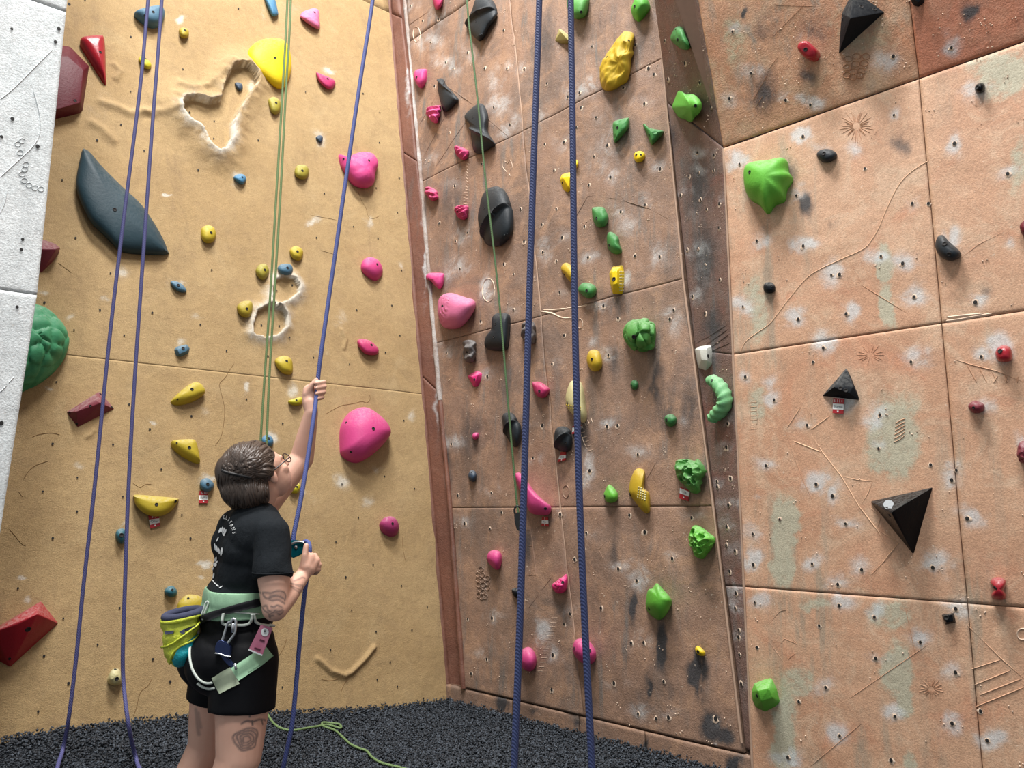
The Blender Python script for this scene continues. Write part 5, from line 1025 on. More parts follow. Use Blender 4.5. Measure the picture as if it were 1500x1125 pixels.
# joints
chest = D(369, 795, YP); uch = D(373, 768, YP); waist = D(352, 878, YP); hip = D(339, 948, YP); neck = D(379, 742, YP-.02)
RS = D(399, 782, 3.13); RE = D(403, 891, 3.08); RW = D(443, 844, 3.235)
LS = D(378, 752, 3.46); LE = D(442, 672, 3.56); LW = D(456, 604, 3.50)
RH = D(360, 965, 3.21); RK = D(350, 1108, 3.18); LH = D(326, 960, 3.39); LK = D(304, 1092, 3.42)
RA = np.array([RK[0]-.03, RK[1]+.02, .09]); LA = np.array([LK[0]-.06, LK[1]-.02, .09])
hy, hp = math.radians(42), math.radians(36)
hf = np.array([math.sin(hy)*math.cos(hp), math.cos(hy)*math.cos(hp), math.sin(hp)]); hr = np.array([math.cos(hy), -math.sin(hy), 0]); hu = np.cross(hr, hf)
HC_ = D(387, 694, YP-.03)
def hd(r, f, u): return HC_+hr*r+hf*f+hu*u
def ell(c, a, b_, c_): return ('e', c, [hr*a, hf*b_, hu*c_])
def tors(c, w, r): return [('c', c-rgt*w, r, c+rgt*w, r)]
def leg(Hp, Kn, An, rt, rk, rc, ra):
    calf = Kn+(An-Kn)*.32-fwd*.03
    foot = An+fwd*.15-Z*.055
    return [('c', Hp, rt, Kn+(Hp-Kn)*.45, rt*.86), ('c', Kn+(Hp-Kn)*.45, rt*.86, Kn, rk), ('c', Kn, rk, calf, rc), ('c', calf, rc, An, ra), ('c', An-Z*.03, ra, An-fwd*.05-Z*.05, .034), ('c', An-Z*.02, ra*.9, foot, .03), ('c', An-fwd*.04-Z*.055, .03, foot, .028)]
skin = [('c', hd(0, -.02, .03), .082, hd(0, .01, .03), .08), ell(hd(0, -.015, .035), .078, .098, .09), ell(hd(0, .028, -.035), .068, .074, .092), ('c', hd(-.018, .052, -.096), .024, hd(.018, .052, -.096), .024),
        ('c', hd(0, .088, .02), .012, hd(0, .112, -.022), .014), ('c', hd(-.012, .1, -.026), .009, hd(.012, .1, -.026), .009), ('c', hd(-.03, .082, .026), .014, hd(.03, .082, .026), .014), ('s', hd(.034, .058, -.022), .032), ('s', hd(-.034, .058, -.022), .032),
        ('c', hd(-.014, .092, -.058), .009, hd(.014, .092, -.058), .009), ('c', hd(-.012, .09, -.068), .009, hd(.012, .09, -.068), .009),
        ('c', hd(0, -.03, -.06), .058, neck-fwd*.01, .062), ('c', neck-fwd*.01, .064, uch, .075)]
for sd in (1, -1):   # ears
    e0 = hd(sd*.078, -.012, -.008); skin += [('e', e0, [hr*.012, hf*.02+hu*.004, hu*.032]), ('s', e0+hr*sd*.008-hf*.012+hu*.012, .012), ('s', e0-hu*.026, .009)]
skin += tors(uch, .07, .085)+tors(chest, .075, .118)+tors(waist, .05, .11)+tors(hip, .055, .115)
skin += [('c', uch+rgt*.05, .07, RS, .058), ('c', uch-rgt*.05, .07, LS, .06)]
skin += [('c', RS, .062, RS+(RE-RS)*.5, .066), ('c', RS+(RE-RS)*.5, .066, RE, .05), ('c', RE, .05, RE+(RW-RE)*.35, .048), ('c', RE+(RW-RE)*.35, .048, RW, .03)]
skin += [('c', LS, .064, LS+(LE-LS)*.5, .06), ('c', LS+(LE-LS)*.5, .06, LE, .054), ('c', LE, .054, LE+(LW-LE)*.35, .047), ('c', LE+(LW-LE)*.35, .047, LW, .031)]
skin += leg(RH, RK, RA, .118, .086, .074, .042)+leg(LH, LK, LA, .115, .078, .07, .042)
# left hand closed round the rope: palm at the left, fingers come round from the far side
skin += [('c', LW, .03, D(454, 590, 3.505), .034), ('c', D(452, 586, 3.505), .03, D(453, 572, 3.51), .03), ('c', D(456, 586, 3.52), .026, D(459, 570, 3.53), .024)]
for k, (y, ln) in enumerate([(559, 1.), (566, 1.06), (574, 1.), (582, .86)]):
    a = D(459, y+3, 3.545); b_ = D(459+14*ln, y+1, 3.54); c_ = D(461+14*ln, y, 3.505); d_ = D(463.5, y+2.5, 3.472)
    rr = .0112 if k < 3 else .0098
    skin += [('c', a, rr*1.1, b_, rr), ('c', b_, rr, c_, rr*.95), ('c', c_, rr*.95, d_, rr*.82)]
skin += [('c', D(450, 578, 3.495), .02, D(456, 565, 3.485), .014), ('c', D(456, 565, 3.485), .014, D(464, 555.5, 3.485), .0105)]
# right brake hand: back of the hand to the camera, thumb up
skin += [('c', RW, .029, D(450, 832, 3.245), .032), ('c', D(448, 830, 3.235), .028, D(453, 817, 3.25), .026), ('c', D(453, 834, 3.25), .028, D(460, 822, 3.265), .024)]
skin += [('c', D(446, 828, 3.228), .019, D(446.5, 813, 3.222), .0135), ('c', D(446.5, 813, 3.222), .0135, D(448.5, 799, 3.228), .0115)]
for k, (kx, ky) in enumerate([(461, 814), (465, 820), (467, 827), (466, 834)]):
    a = D(455+k*.6, 820+k*4.5, 3.25); kn = D(kx, ky, 3.275+.002*k); md_ = D(kx-3, ky+5, 3.315); tp = D(kx-13, ky+6, 3.305)
    skin += [('c', a, .014, kn, .0135), ('c', kn, .0135, md_, .0115), ('c', md_, .0115, tp, .0095)]
def ink_post(co, me):
    return co
body = blob('body', skin, .0046, 7, M_SKIN, per)
bb = bvh_of(body)
# tattoos: real ink colour stored on the skin
nv = len(body.data.vertices); co = np.empty(nv*3); body.data.vertices.foreach_get('co', co); co = co.reshape(-1, 3); ink = np.zeros(nv)
def tattoo(lines, wd, s=.85, near=None):
    global ink
    pts = []
    for ln in lines:
        ln = np.array(ln, float)
        q = catmull(ln, 8) if len(ln) > 2 else np.array([ln[0]+(ln[1]-ln[0])*t for t in np.linspace(0, 1, 10)])
        for x, y in q:
            h = bb.ray_cast(Vector(CAMP), Vector(ray(x, y)))
            if h[0]: pts.append(np.array(h[0]))
    if not pts: return
    pts = np.array(pts); lo, hi = pts.min(0)-.02, pts.max(0)+.02
    idx = np.where(((co > lo) & (co < hi)).all(1))[0]
    if len(idx) == 0: return
    d = np.min(np.linalg.norm(co[idx][:, None]-pts[None], axis=2), axis=1)
    ink[idx] = np.maximum(ink[idx], s*np.clip(1.4-d/wd, 0, 1))
def ez(x0, y0, s, L): return [[(x0+x/s, y0+y/s) for x, y in l] for l in L]
tattoo(ez(360, 820, 11.25, [[(280,540),(370,545),(420,550),(520,515),(620,530),(660,600),(640,680)], [(280,560),(300,600),(360,640),(470,600),(560,600),(640,650)], [(400,600),(500,590),(600,630)], [(360,640),(440,670),(530,660),(640,720)], [(240,720),(300,830),(370,880),(400,960)], [(290,770),(340,760),(370,830),(420,860)], [(420,770),(470,780),(520,750),(590,780)], [(480,830),(540,850),(600,830)], [(400,900),(480,860),(560,900),(620,850)], [(380,930),(450,920)], [(170,450),(220,480)], [(210,520),(245,545)]]), .0042, .75)
tattoo(ez(360, 820, 11.25, [[(430,560),(620,560)], [(440,580),(640,600)], [(400,620),(600,650)], [(440,880),(560,860)], [(430,830),(600,800)]]), .008, .35)
tattoo(ez(360, 820, 11.25, [[(730,390),(850,410),(940,430),(930,470)], [(730,430),(840,470),(930,520)], [(780,470),(860,520),(900,560)], [(860,330),(930,290),(970,300)], [(820,420),(900,440)], [(800,350),(870,320)]]), .0045, .55)
G0 = []
for rr in (1, .78, .55, .32): G0.append([(361+rr*(17+3*math.sin(3*a+rr*4))*math.cos(a), 1083+rr*(17+3*math.cos(2*a+1))*math.sin(a)) for a in np.linspace(0, 2*math.pi, 18)])
tattoo(G0, .0045, .75)
tattoo([[(350,1083),(372,1083)], [(352,1075),(370,1090)], [(361,1070),(361,1095)]], .012, .3)
tattoo([[(354,1060),(362,1056),(370,1057),(380,1054),(389,1055)], [(366,1046),(366,1050)], [(369,1056),(370,1062)], [(383,1054),(385,1061)]], .0042, .85)
tattoo([[(287,1040),(289,1060),(291,1075)], [(290,1045),(293,1065)]], .01, .45)
at = body.data.attributes.new('ink', 'FLOAT', 'POINT'); at.data.foreach_set('value', ink.astype(np.float32))
# clothes
def cloth_mat(name, c, rough=.85, bs=.25, sc=14):
    m, nt, b = new_mat(name, rough); b.inputs['Specular IOR Level'].default_value = .15; n = tex_noise(nt, sc, 5, .6, (1, 1, .45)); n2 = tex_noise(nt, 300, 2)
    c0 = np.array(lin(c)); nt.links.new(mixc(nt, n, tuple(c0*.8), tuple(c0*1.25)), b.inputs['Base Color'])
    bump(nt, b, mth(nt, 'ADD', n, mth(nt, 'MULTIPLY', n2, .08)), bs, .03); return m
M_TEE = cloth_mat('black_cotton', (26, 30, 34), .9, .5); M_SHO = cloth_mat('black_stretch', (9, 10, 14), .6, .12, 8); M_SAGE = cloth_mat('sage_webbing', (136, 172, 142), .8, .15); M_STRAP = cloth_mat('black_webbing', (24, 25, 28), .8, .1)
M_PIPE = cloth_mat('light_piping', (196, 204, 196), .7, .1); M_SAGED = cloth_mat('grey_sage_webbing', (132, 142, 122), .8, .15)
def folds(co, me):
    n = len(co); nn = np.empty(n*3); me.vertices.foreach_get('normal', nn); nn = nn.reshape(-1, 3)
    s = co@rgt; f = co@fwd; z = co[:, 2]
    w1 = np.sin((z*38+f*22+2.5*noise2(s*9, z*6, 5)))*.5+np.sin(z*60-f*45+3*noise2(f*8, z*7, 8))*.35
    k = sst(1.34, 1.0, z)*.6+.4
    return co+nn*(w1*.0042*k)[:, None]
SR = .012
tee = tors(uch, .075, .085+SR)+tors(D(361, 775, YP), .07, .1)+tors(D(365.5, 805, YP), .078, .131)+[('s', D(350, 776, YP), .093), ('s', D(346, 795, YP), .1)]+tors((chest+waist)/2, .07, .126)+tors(waist, .06, .134)
tee += tors((D(365.5, 805, YP)+uch)/2+rgt*.02, .085, .118)
tee += [('c', uch+rgt*.03, .098, RS, .07), ('c', uch-rgt*.05, .078, LS, .068), ('s', chest+fwd*.07+rgt*.06-Z*.05, .085), ('s', chest+fwd*.07-rgt*.06-Z*.05, .085), ('c', D(377, 748, YP-.02), .066, uch, .08)]
slv = D(399.5, 847, 3.09)
tee += [('t', RS-Z*.01, .071, slv, .0765), ('s', RS, .07), ('t', LS, .07, LS+(LE-LS)*.1, .07)]
zh = D(305, 869, YP)[2]
shirt = blob('t_shirt', tee, .0065, 5, M_TEE, per, cuts=[(Vector((0, 0, zh)), Vector(nrm(np.array([.12, 0, -1]))))] if False else [], post=folds)
# trim the hem
b2 = bmesh.new(); b2.from_mesh(shirt.data)
r = bmesh.ops.bisect_plane(b2, geom=b2.verts[:]+b2.edges[:]+b2.faces[:], plane_co=Vector(D(305, 868, YP)), plane_no=Vector((0, 0, -1)), clear_outer=True)
# keep what lies above the hem
bmesh.ops.holes_fill(b2, edges=[e for e in r['geom_cut'] if isinstance(e, bmesh.types.BMEdge)])
b2.to_mesh(shirt.data); b2.free()
tube('sleeve_hem', [slv+(rgt*math.cos(t)+fwd*math.sin(t))*.0775+Z*.022 for t in np.linspace(0, 2*math.pi, 33)[:-1]], .0022, M_TEE, shirt, closed=True)
tube('collar', [D(377, 747, YP-.02)+Z*.012+(rgt*math.cos(t)*.07+fwd*(math.sin(t)*.068+.004))+Z*(-.028*math.sin(t)) for t in np.linspace(0, 2*math.pi, 33)[:-1]], .007, M_TEE, shirt, closed=True)
sho = tors(hip, .072, .136)+tors(waist-Z*.05, .062, .13)+[('s', D(322, 968, 3.22), .135), ('s', D(306, 964, 3.37), .126), ('s', D(360, 945, 3.22), .115)]+tors(D(333, 914, YP), .05, .112)
rhem = D(354, 1040, 3.2); lhem = D(311, 1026, 3.4)
sho += [('t', RH, .128, rhem, .128), ('s', RH, .127), ('t', LH, .122, lhem, .106), ('s', LH, .12)]
shorts = blob('shorts', sho, .007, 6, M_SHO, per)
b2 = bmesh.new(); b2.from_mesh(shorts.data)
r = bmesh.ops.bisect_plane(b2, geom=b2.verts[:]+b2.edges[:]+b2.faces[:], plane_co=Vector(D(305, 880, YP)), plane_no=Vector((0, 0, 1)), clear_outer=True)
b2.to_mesh(shorts.data); b2.free()
shorts.data.polygons.foreach_set('use_smooth', [True]*len(shorts.data.polygons))
for An in (RA, LA):
    blob('shoe', [('c', An-fwd*.04-Z*.045, .043, An+fwd*.06-Z*.055, .04), ('c', An+fwd*.06-Z*.055, .042, An+fwd*.16-Z*.06, .034), ('c', An, .048, An-fwd*.04-Z*.04, .045)], .006, 5, M_STRAP, per)
# hair
m, nt, b = new_mat('brown_hair', .45)
n1 = tex_noise(nt, 40, 4, .6, (1, 1, .3)); nt.links.new(mixc(nt, n1, lin((30, 24, 21)), lin((92, 76, 66))), b.inputs['Base Color']); M_HAIR = m
hprim = [('s', D(362, 684, 3.22), .108), ('s', D(347, 690, 3.2), .088), ('s', D(376, 678, 3.24), .084), ('s', D(373, 670, 3.25), .074), ('c', D(384, 690, 3.2), .05, D(394, 694, 3.2), .022), ('c', D(384, 664, 3.25), .04, D(390, 668, 3.25), .028), ('s', D(349, 718, 3.2), .072), ('s', D(366, 722, 3.2), .07), ('s', D(338, 706, 3.2), .056), ('c', D(380, 720, 3.19), .04, D(389, 732, 3.2), .018), ('c', D(350, 728, 3.22), .055, D(352, 738, 3.24), .036), ('s', D(370, 735, 3.22), .042)]
hair = blob('hair', hprim, .0065, 6, M_HAIR, per)
hb = bvh_of(hair); V = []; F = []; rs = random.Random(5)
def lock(x0, y0, path, r0):
    P = []
    for (dx, dy) in path:
        h = hb.ray_cast(Vector(CAMP), Vector(ray(x0+dx, y0+dy)))
        if h[0]: P.append(np.array(h[0])+np.array(h[1])*(r0*.15)*(1 if (np.array(h[1])@ray(x0, y0)) < 0 else -1))
    if len(P) < 4: return
    P = catmull(P, 3); n = len(P); b0 = len(V); d = None
    for k in range(n):
        t = nrm(P[min(k+1, n-1)]-P[max(k-1, 0)]); a = nrm(np.cross(t, ray(x0, y0))); c = np.cross(t, a); rr = r0*math.sin(math.pi*(.12+.86*k/(n-1)))**.6
        for i in range(5): q = 2*math.pi*i/5; V.append(P[k]+(a*math.cos(q)*1.5+c*math.sin(q))*rr)
    for k in range(n-1):
        for i in range(5): F.append((b0+k*5+i, b0+k*5+(i+1) % 5, b0+k*5+5+(i+1) % 5, b0+k*5+5+i))
for k in range(300):        # crown: swept back to the tie
    x0, y0 = rs.uniform(330, 402), rs.uniform(645, 698); tx, ty = 328+rs.uniform(0, 34), 690+rs.uniform(-4, 8)
    cv = rs.uniform(-9, 9); L = rs.uniform(.35, .8)
    lock(x0, y0, [((tx-x0)*L*s-0, (ty-y0)*L*s-cv*math.sin(math.pi*s)) for s in np.linspace(0, 1, 7)], rs.uniform(.003, .0062))
for k in range(150):        # loose hair under the tie, falling to the nape
    x0, y0 = rs.uniform(318, 392), rs.uniform(694, 722); L = rs.uniform(14, 34); dx = rs.uniform(-3, 10)
    lock(x0, y0, [(dx*s*s, L*s) for s in np.linspace(0, 1, 7)], rs.uniform(.0025, .0045))
for k in range(80):         # back of the head, left side
    x0, y0 = rs.uniform(326, 356), rs.uniform(652, 684); lock(x0, y0, [((322+rs.uniform(0, 10)-x0)*.7*s, (692-y0)*.8*s) for s in np.linspace(0, 1, 7)], rs.uniform(.003, .0055))
for k in range(14):         # light strands crossing back over the lower hair
    y0 = 697+rs.uniform(-3, 6); lock(334+rs.uniform(-4, 4), y0, [(s*36, 9*math.sin(s*2.2)+2*s) for s in np.linspace(0, 1, 7)], .003)
mk('hair_locks', V, F, M_HAIR, hair, True)['kind'] = 'stuff'
tie = [np.array(h[0])+np.array(ray(x, y))*-.004 for x, y in [(325,689),(332,692),(340,694),(350,696),(360,698),(368,700)] for h in [hb.ray_cast(Vector(CAMP), Vector(ray(x, y)))] if h[0]]
M_TIE = flat_mat('hair_tie_black', (18, 16, 18), .6)
if len(tie) > 3: tube('hair_tie', smoothp(tie), .006, M_TIE, hair)
tube('hair_loop', smoothp([D(*q, 3.2) for q in [(328,690),(321,688),(316.5,690),(316,694),(319,696)]]), .004, M_HAIR, hair)
# glasses and earring
M_FRAME = flat_mat('dark_glasses_frame', (40, 28, 28), .3)
gl = empty('glasses', hd(0, .1, .01)); tag(gl, 'dark-rimmed glasses worn by the belayer', 'glasses')
for sd in (1, -1):
    tube('temple', smoothp([hd(sd*.08, -.01, .012), hd(sd*.082, .04, .014), hd(sd*.072, .1, .014)]), .0032, M_FRAME, gl)
    tube('rim', [hd(sd*.035+.027*math.cos(a), .108-.012*abs(.035+.027*math.cos(a)*sd), .008+.021*math.sin(a)) for a in np.linspace(0, 2*math.pi, 21)[:-1]], .0024, M_FRAME, gl, closed=True)
tube('bridge', smoothp([hd(-.01, .11, .01), hd(0, .118, .013), hd(.01, .11, .01)]), .0022, M_FRAME, gl)
# white print on the back of the shirt
sbv = bvh_of(shirt); M_PRINT = flat_mat('white_print', (222, 224, 224), .8)
def onto(bv, x, y, off=.0025):
    h = bv.ray_cast(Vector(CAMP), Vector(ray(x, y)))
    if not h[0]: return None
    n = np.array(h[1]); d = ray(x, y); n = n if n@d < 0 else -n
    return np.array(h[0])+n*off
def print_poly(V, F, bv=sbv, off=.0035, name='printed_motif', mat=None, parent=None):
    P = [onto(bv, x, y, off) for x, y in V]
    if any(p is None for p in P): return
    mk(name, P, F, mat or M_PRINT, parent or shirt)
for ch, x, y, rot in [('R',325,759,-12),('E',329,758.4,-4),('L',333,759,14),('I',336,761.5,30),('E',338.3,765.5,48),('A',340.3,770,58),('N',342.6,775,66),('S',343.8,780.5,82)]:
    Vt, Ft = text_mesh(ch); a = math.radians(rot); s = 7.4
    print_poly([(x+s*(v[0]*.72*math.cos(a)+v[1]*math.sin(a)), y+s*(v[0]*.72*math.sin(a)-v[1]*math.cos(a))) for v in Vt], Ft, name='printed_letter')
def leafp(x, y, rx, ry, rot):
    a = math.radians(rot); k = 12
    print_poly([(x, y)]+[(x+rx*math.cos(t)*math.cos(a)-ry*math.sin(t)*math.sin(a), y+rx*math.cos(t)*math.sin(a)+ry*math.sin(t)*math.cos(a)) for t in np.linspace(0, 2*math.pi, k+1)[:-1]], [(0, 1+i, 1+(i+1) % k) for i in range(k)])
for q in [(323,777,1.3,4.5,20),(326,776,1.4,5,20),(328.5,777.5,1.4,5,20),(331,779,1.4,4.2,20),(328.5,783,1.2,2.8,-20),(319.5,790,.7,4,25),(316,801,1.2,5.5,-10),(319,804,1.2,5,-10),(322,807,1.2,4.6,-8),(325.5,808,1.6,6,8),(317,819,1.7,4.2,15),(316,827,2.6,3,-30),(318,824,1.2,3,40),(313,833,1,2.6,20),(314,843,1.1,4.5,12),(313,851,.9,2.4,-45),(316,855,.9,2.6,-55),(319.5,858,.9,2.6,-60),(324.5,860,.7,3.6,55),(426.5,826,.9,4,-20),(428.3,834,.9,4,-15)]: leafp(*q)
# ------------------------------------------------------------------ harness
har = empty('climbing_harness', hip); tag(har, 'sage green climbing harness with pale gear loops worn by the belayer', 'harness')
bel = blob('waist_belt', tors(waist, .07, .142)+tors(D(347, 902, YP), .07, .142)+tors(D(343, 925, YP), .07, .143), .007, 6, M_SAGE, har)
b2 = bmesh.new(); b2.from_mesh(bel.data)
for p_, s_ in ((D(340, 862, YP), 1), (D(340, 900, YP), -1)):
    r = bmesh.ops.bisect_plane(b2, geom=b2.verts[:]+b2.edges[:]+b2.faces[:], plane_co=Vector(p_), plane_no=Vector(nrm(np.array([.02, 0, s_]))), clear_outer=True)
    bmesh.ops.holes_fill(b2, edges=[e for e in r['geom_cut'] if isinstance(e, bmesh.types.BMEdge)])
b2.to_mesh(bel.data); b2.free()
def joinbv(obs):
    V = []; F = []
    for o in obs:
        b0 = len(V); V += [v.co[:] for v in o.data.vertices]; F += [tuple(b0+i for i in p.vertices) for p in o.data.polygons]
    return BVHTree.FromPolygons(V, F)
wear = joinbv([bel, shorts])
def ribbon(name, line, wpx, mat, parent, bv, off=.004, th=.004, n=5):
    ln = catmull(line, n); V = []; F = []; rows = []
    for k in range(len(ln)):
        t = nrm(ln[min(k+1, len(ln)-1)]-ln[max(k-1, 0)]); s = np.array([-t[1], t[0]])
        row = [onto(bv, *(ln[k]+s*wpx*j), off) for j in (-.5, -.17, .17, .5)]
        rows.append(row)
    rows = [r for r in rows if all(p is not None for p in r)]
    for r in rows: V += r
    top = len(V); dirs = [nrm(CAMP-p) for p in V]
    V += [p-d*th*2.5 for p, d in zip(V[:top], dirs)]
    m_ = len(rows)
    for k in range(m_-1):
        for j in range(3):
            a = k*4+j; F += [(a, a+1, a+5, a+4), (top+a+4, top+a+5, top+a+1, top+a)]
        for j in (0, 3): a = k*4+j; F.append((a, a+4, top+a+4, top+a))
    return mk(name, V, F, mat, parent, True) if V else None
def cord(name, line, r, mat, parent, bv, off=.004):
    P = [onto(bv, x, y, off) for x, y in catmull(line, 5)]; P = [p for p in P if p is not None]
    return tube(name, P, r, mat, parent) if len(P) > 2 else None
ribbon('waist_strap', [(297,909),(310,903),(330,895),(355,888),(379,882)], 10.5, M_STRAP, bel, wear, .012)
ribbon('leg_loop', [(317,1004),(330,997),(345,989)], 27, M_SAGED, har, wear, .008)
leg2 = ribbon('leg_loop', [(344,988),(360,977),(376,966),(392,953)], 21, M_SAGE, har, wear, .007)
cord('piping', [(299,906),(288,922),(281,940),(279,960),(283,980),(292,994),(303,1000),(312,999)], .005, M_PIPE, har, wear)
cord('piping', [(290,1000),(297,1005),(306,1008),(316,1008)], .005, M_PIPE, har, wear)
cord('piping', [(299,904),(315,899),(335,896),(350,897),(380,899)], .003, M_PIPE, har, wear)
cord('gear_loop', [(330,898),(328.5,906),(329,911),(334,913.5),(348,914),(360,913.5),(365.5,910),(367,904),(367.5,898)], .0055, M_PIPE, bel, wear, .016)
cord('gear_loop', [(371,898),(371.5,905),(374,911),(381,914),(392,915.5),(404,916)], .0055, M_PIPE, bel, wear, .012)
wl = joinbv([o for o in har.children if o.type == 'MESH']+[shorts])
Vt, Ft = text_mesh('Black Diamond'); a = math.radians(-33)
print_poly([(372+3.3*(v[0]*math.cos(a)+v[1]*math.sin(a)), 979.5+3.3*(v[0]*math.sin(a)-v[1]*math.cos(a))) for v in Vt], Ft, wl, .002, 'leg_loop_lettering', M_BLK, leg2)
# carabiner and tube device on the gear loop
yy = onto(wear, 340, 930)[1]-.035
cb = empty('carabiner', D(336, 925, yy)); tag(cb, 'silver carabiner clipped to the harness gear loop', 'carabiner')
tube('frame', smoothp([D(*q, yy) for q in [(338,911),(341,907),(344,907.5),(345.5,911),(345,920),(343.5,928),(338,936),(332,944),(327,946),(324,942),(327,934),(330,924),(333,914),(336,911)]], 4)[:-1], .0052, M_STEEL, cb, closed=True)
tube('gate', [D(341.5, 913, yy-.004), D(341, 926, yy-.004)], .0058, M_STEEL, cb)
dv = empty('belay_device', D(325, 955, yy)); tag(dv, 'navy tube belay device hanging from the silver carabiner on the harness', 'belay device')
tube('cable_loop', smoothp([D(*q, yy-.004) for q in [(319,958),(317,950),(319,942),(324,939),(329,942),(330,950),(327,958)]]), .004, M_NAVY, dv)
slab('body', [(314,956),(315,944),(321,940),(330,941),(336,946),(337,957),(336,963),(326,962)], yy-.012, .03, M_NAVY, dv)
slab('arm', [(320,958),(327,957),(340,970),(347,975),(347,981),(341,982),(329,970)], yy-.006, .02, M_NAVY, dv)
tube('rim', smoothp([D(*q, yy-.014) for q in [(315,957),(322,958),(330,961),(338,962)]]), .003, M_STEEL, dv)
tube('pin', [D(344, 972, yy-.02), D(346, 981, yy-.02)], .005, M_STEEL, dv)
# pink gym pass
m, nt, b = new_mat('pink_card', .4); nt.links.new(mixc(nt, tex_noise(nt, 25, 2), lin((168, 84, 112)), lin((196, 128, 150))), b.inputs['Base Color']); M_CARD = m
yc = onto(wear, 382, 938)[1]-.06
pc = slab('pass_card', [(382,915),(399.5,920),(384,960.5),(364,952)], yc, .004, M_CARD, None, .001); tag(pc, 'pink plastic pass card with a round white emblem hanging on the harness', 'card')
PVc = [D(388, 926, yc-.003)]+[D(388+5.6*math.cos(t), 926+6*math.sin(t), yc-.003) for t in np.linspace(0, 2*math.pi, 21)[:-1]]
mk('emblem', PVc, [(0, 1+i, 1+(i+1) % 20) for i in range(20)], M_PRINT, pc)
Vt, Ft = text_mesh('8'); mk('emblem_mark', [D(388+9*v[0], 926-9*v[1], yc-.004) for v in Vt], Ft, M_BLK, pc)
M_CMARK = flat_mat('dark_card_print', (84, 32, 52), .5)
for q in ([(381,936),(388,938.5),(387,941),(380,938.5)], [(373,948),(382,951),(381,953.5),(372,950.5)]): mk('print_bar', [D(x, y, yc-.003) for x, y in q], [(0, 1, 2, 3)], M_CMARK, pc)
mk('white_edge', [D(x, y, yc-.0035) for x, y in [(364.5,950.5),(384.5,958.8),(383.8,961),(363.5,952.5)]], [(0, 1, 2, 3)], M_PRINT, pc)
# chalk bag
m, nt, b = new_mat('lime_nylon', .6); n = tex_noise(nt, 22, 4, .6); nt.links.new(mixc(nt, n, lin((176, 186, 40)), lin((212, 220, 80))), b.inputs['Base Color']); bump(nt, b, n, .6, .02); M_LIME = m
m, nt, b = new_mat('teal_nylon', .5); n = tex_noise(nt, 22, 4, .6); nt.links.new(mixc(nt, n, lin((0, 120, 132)), lin((20, 160, 168))), b.inputs['Base Color']); bump(nt, b, n, .5, .02); M_TEALN = m
M_NAVN = cloth_mat('navy_nylon', (62, 66, 86), .8, .3)
ybag = 3.2
cbg = empty('chalk_bag', D(262, 972, ybag)); tag(cbg, 'lime yellow and teal chalk bag hanging behind the hip', 'chalk bag')
def ringpts(cx, cy, rx, rd, tilt, n=28, y=ybag):   # ellipse: rx px wide, rd metres deep
    return [D(cx+rx*math.cos(t), cy+tilt*rx*math.cos(t), y+rd*math.sin(t)*-1)+Z*(-.012*math.sin(t)) for t in np.linspace(0, 2*math.pi, n+1)[:-1]]
lev = [(266.5,905,28.5,.07,-.22),(266,917,27.5,.072,-.2),(264,932,26,.072,-.12),(262.5,948,24,.07,-.04),(261.5,962,21,.065,.02),(262,970,16,.05,.02),(262,973,8,.03,0)]
def loft(name, levs, mat, parent, sel=None, grow=0, wob=0):
    V = []; n = 28
    for k, (cx, cy, rx, rd, tl) in enumerate(levs):
        V += [p for p in ringpts(cx, cy, rx+grow*345, rd+grow, tl)]
    V = np.array(V); 
    if wob: V[:, 0] += wob*(noise2(V[:, 0]*40, V[:, 2]*40, 3)-.5); V[:, 1] += wob*(noise2(V[:, 2]*45, V[:, 1]*45, 6)-.5)
    F = []
    for k in range(len(levs)-1):
        for i in range(n):
            if sel is None or sel(k, i): F.append((k*n+i, k*n+(i+1) % n, (k+1)*n+(i+1) % n, (k+1)*n+i))
    if sel is None: F.append(tuple((len(levs)-1)*n+i for i in range(n)))
    return mk(name, V, F, mat, parent, True)
fine = []
for a_, b_ in zip(lev[:-1], lev[1:]):
    for t in np.linspace(0, 1, 4)[:-1]: fine.append(tuple(np.array(a_)*(1-t)+np.array(b_)*t))
fine.append(lev[-1])
loft('body', fine, M_LIME, cbg, wob=.016)
loft('bottom_patch', fine[12:], M_TEALN, cbg, sel=lambda k, i: 0 <= i < 9, grow=.004)
tube('rim', ringpts(266.5, 904, 29, .071, -.22), .009, M_LIME, cbg, closed=True)
tube('fleece_lining', ringpts(268, 899, 26.5, .062, -.2), .016, M_NAVN, cbg, closed=True)
V = ringpts(268, 901, 26, .06, -.2); mk('opening', V+[np.mean(V, 0)-Z*.03], [(i, (i+1) % 28, 28) for i in range(28)], M_NAVN, cbg, True)
cbv = bvh_of(cbg.children[0])
La = catmull([(288.5,927),(276,937),(264,949),(257,960),(255,971)], 6); Lb = catmull([(289.5,929),(287,940),(285,951),(281,962),(275,972)], 6); V = []; F = []; nn_ = 10
for k in range(len(La)):
    for j in range(nn_): q = La[k]*(1-j/(nn_-1))+Lb[k]*j/(nn_-1); p = onto(cbv, q[0], min(q[1], 972), .007); V.append(p if p is not None else (V[-1] if V else onto(cbv, 270, 950, .006)))
for k in range(len(La)-1):
    for j in range(nn_-1): a = k*nn_+j; F.append((a, a+1, a+nn_+1, a+nn_))
mk('side_panel', V, F, M_TEALN, cbg, True)
for q in ([(250,907),(257,908),(257,913),(249,912)], [(244,925),(257,924),(256,928),(244,930)], [(264,926),(272,921),(286,916),(284,922),(270,930)]):
    P = [onto(cbv, x, y, .008) for x, y in q]
    if all(p is not None for p in P): mk('label_patch', P+[p+np.array([0, .004, 0]) for p in P], [(0, 1, 2, 3), (0, 4, 5, 1), (2, 6, 7, 3)], M_NAVN, cbg)
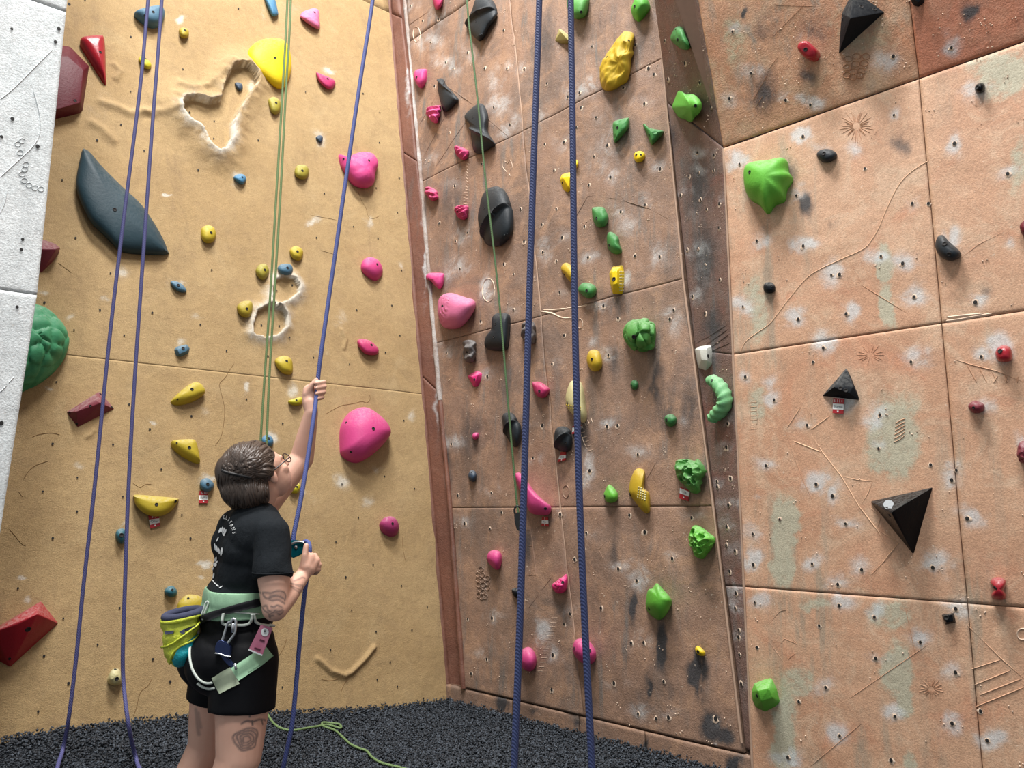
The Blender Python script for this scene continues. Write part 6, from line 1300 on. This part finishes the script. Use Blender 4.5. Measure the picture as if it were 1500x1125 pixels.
for ln in ([(239,948),(252,943),(268,932),(285,918),(292,911)], [(250,972),(254,958),(264,947),(280,938),(291,925)]):
    P = [onto(cbv, x, y, .006) for x, y in catmull(ln, 5)]; P = [p for p in P if p is not None]
    if len(P) > 3: tube('piping', P, .0042, M_LIME, cbg)
tube('drawcord', smoothp([D(*q, 3.14) for q in [(299,899),(303,890),(305,884),(304,881),(301,884),(298,893),(295,901)]]), .0035, M_PIPE, cbg)
# teal assisted-braking device at the front
m, nt, b = new_mat('teal_metal', .25); b.inputs['Metallic'].default_value = .6; nt.links.new(mixc(nt, tex_noise(nt, 20, 2), lin((10, 96, 112)), lin((28, 150, 168))), b.inputs['Base Color']); M_TEALM = m
bd2 = empty('belay_device', D(436, 804, 3.29)); tag(bd2, 'teal metal belay device at the brake hand, rope running through it', 'belay device')
slab('side_plate', [(424,792),(430,791),(438,793),(446,796),(446.5,806),(443,811),(436,815),(428,818),(424,810)], 3.28, .012, M_TEALM, bd2, .003)
slab('side_plate', [(424,792),(430,790),(438,792),(447,795),(447,806),(443,811),(436,814),(428,817),(424,810)], 3.312, .01, M_TEALM, bd2, .003)
slab('cam', [(427,797),(438,797),(444,800),(442,808),(432,812),(427,808)], 3.292, .02, M_NAVY, bd2, .003)
tube('rivet', [D(433.5, 801.5, 3.275), D(433.5, 801.5, 3.282)], .007, M_STEEL, bd2, 12)
tube('handle', smoothp([D(*q, 3.274) for q in [(427,797),(433,794.5),(440,794),(446,795)]]), .005, M_STEEL, bd2)
# the belay rope: up through the raised hand, down through the device and the brake hand
hy_ = 3.49
live = [D(585,-300,3.9), D(565,-150,3.75), D(546,0,3.68), D(526,130,3.63), D(504,281,3.58), D(487,400,3.54), D(472,505,3.5), D(466.5,548,hy_), D(465,566,hy_-.002), D(463,584,3.475), D(459,615,3.44), D(450,675,3.39), D(440,735,3.34), D(431,780,3.31), D(430,796,3.302), D(436,800,3.303)]
brake = [D(436,800,3.303), D(442,797,3.3), D(447,793.5,3.285), D(451.5,795,3.265), D(453.5,802,3.25), D(453.5,812,3.25), D(453,822,3.275), D(452,836,3.285), D(449,850,3.29), D(445,880,3.29), D(439,940,3.29), D(434,1000,3.29), D(428,1060,3.29), D(420,1100,3.3), D(414,1130,3.32), D(408,1170,3.4), D(400,1230,3.5)]
rope('climbing_rope', 'taut blue-violet belay rope running through the raised hand and the device', [live, brake], .0098, M_BELAY, None, ['live_strand', 'brake_strand'])
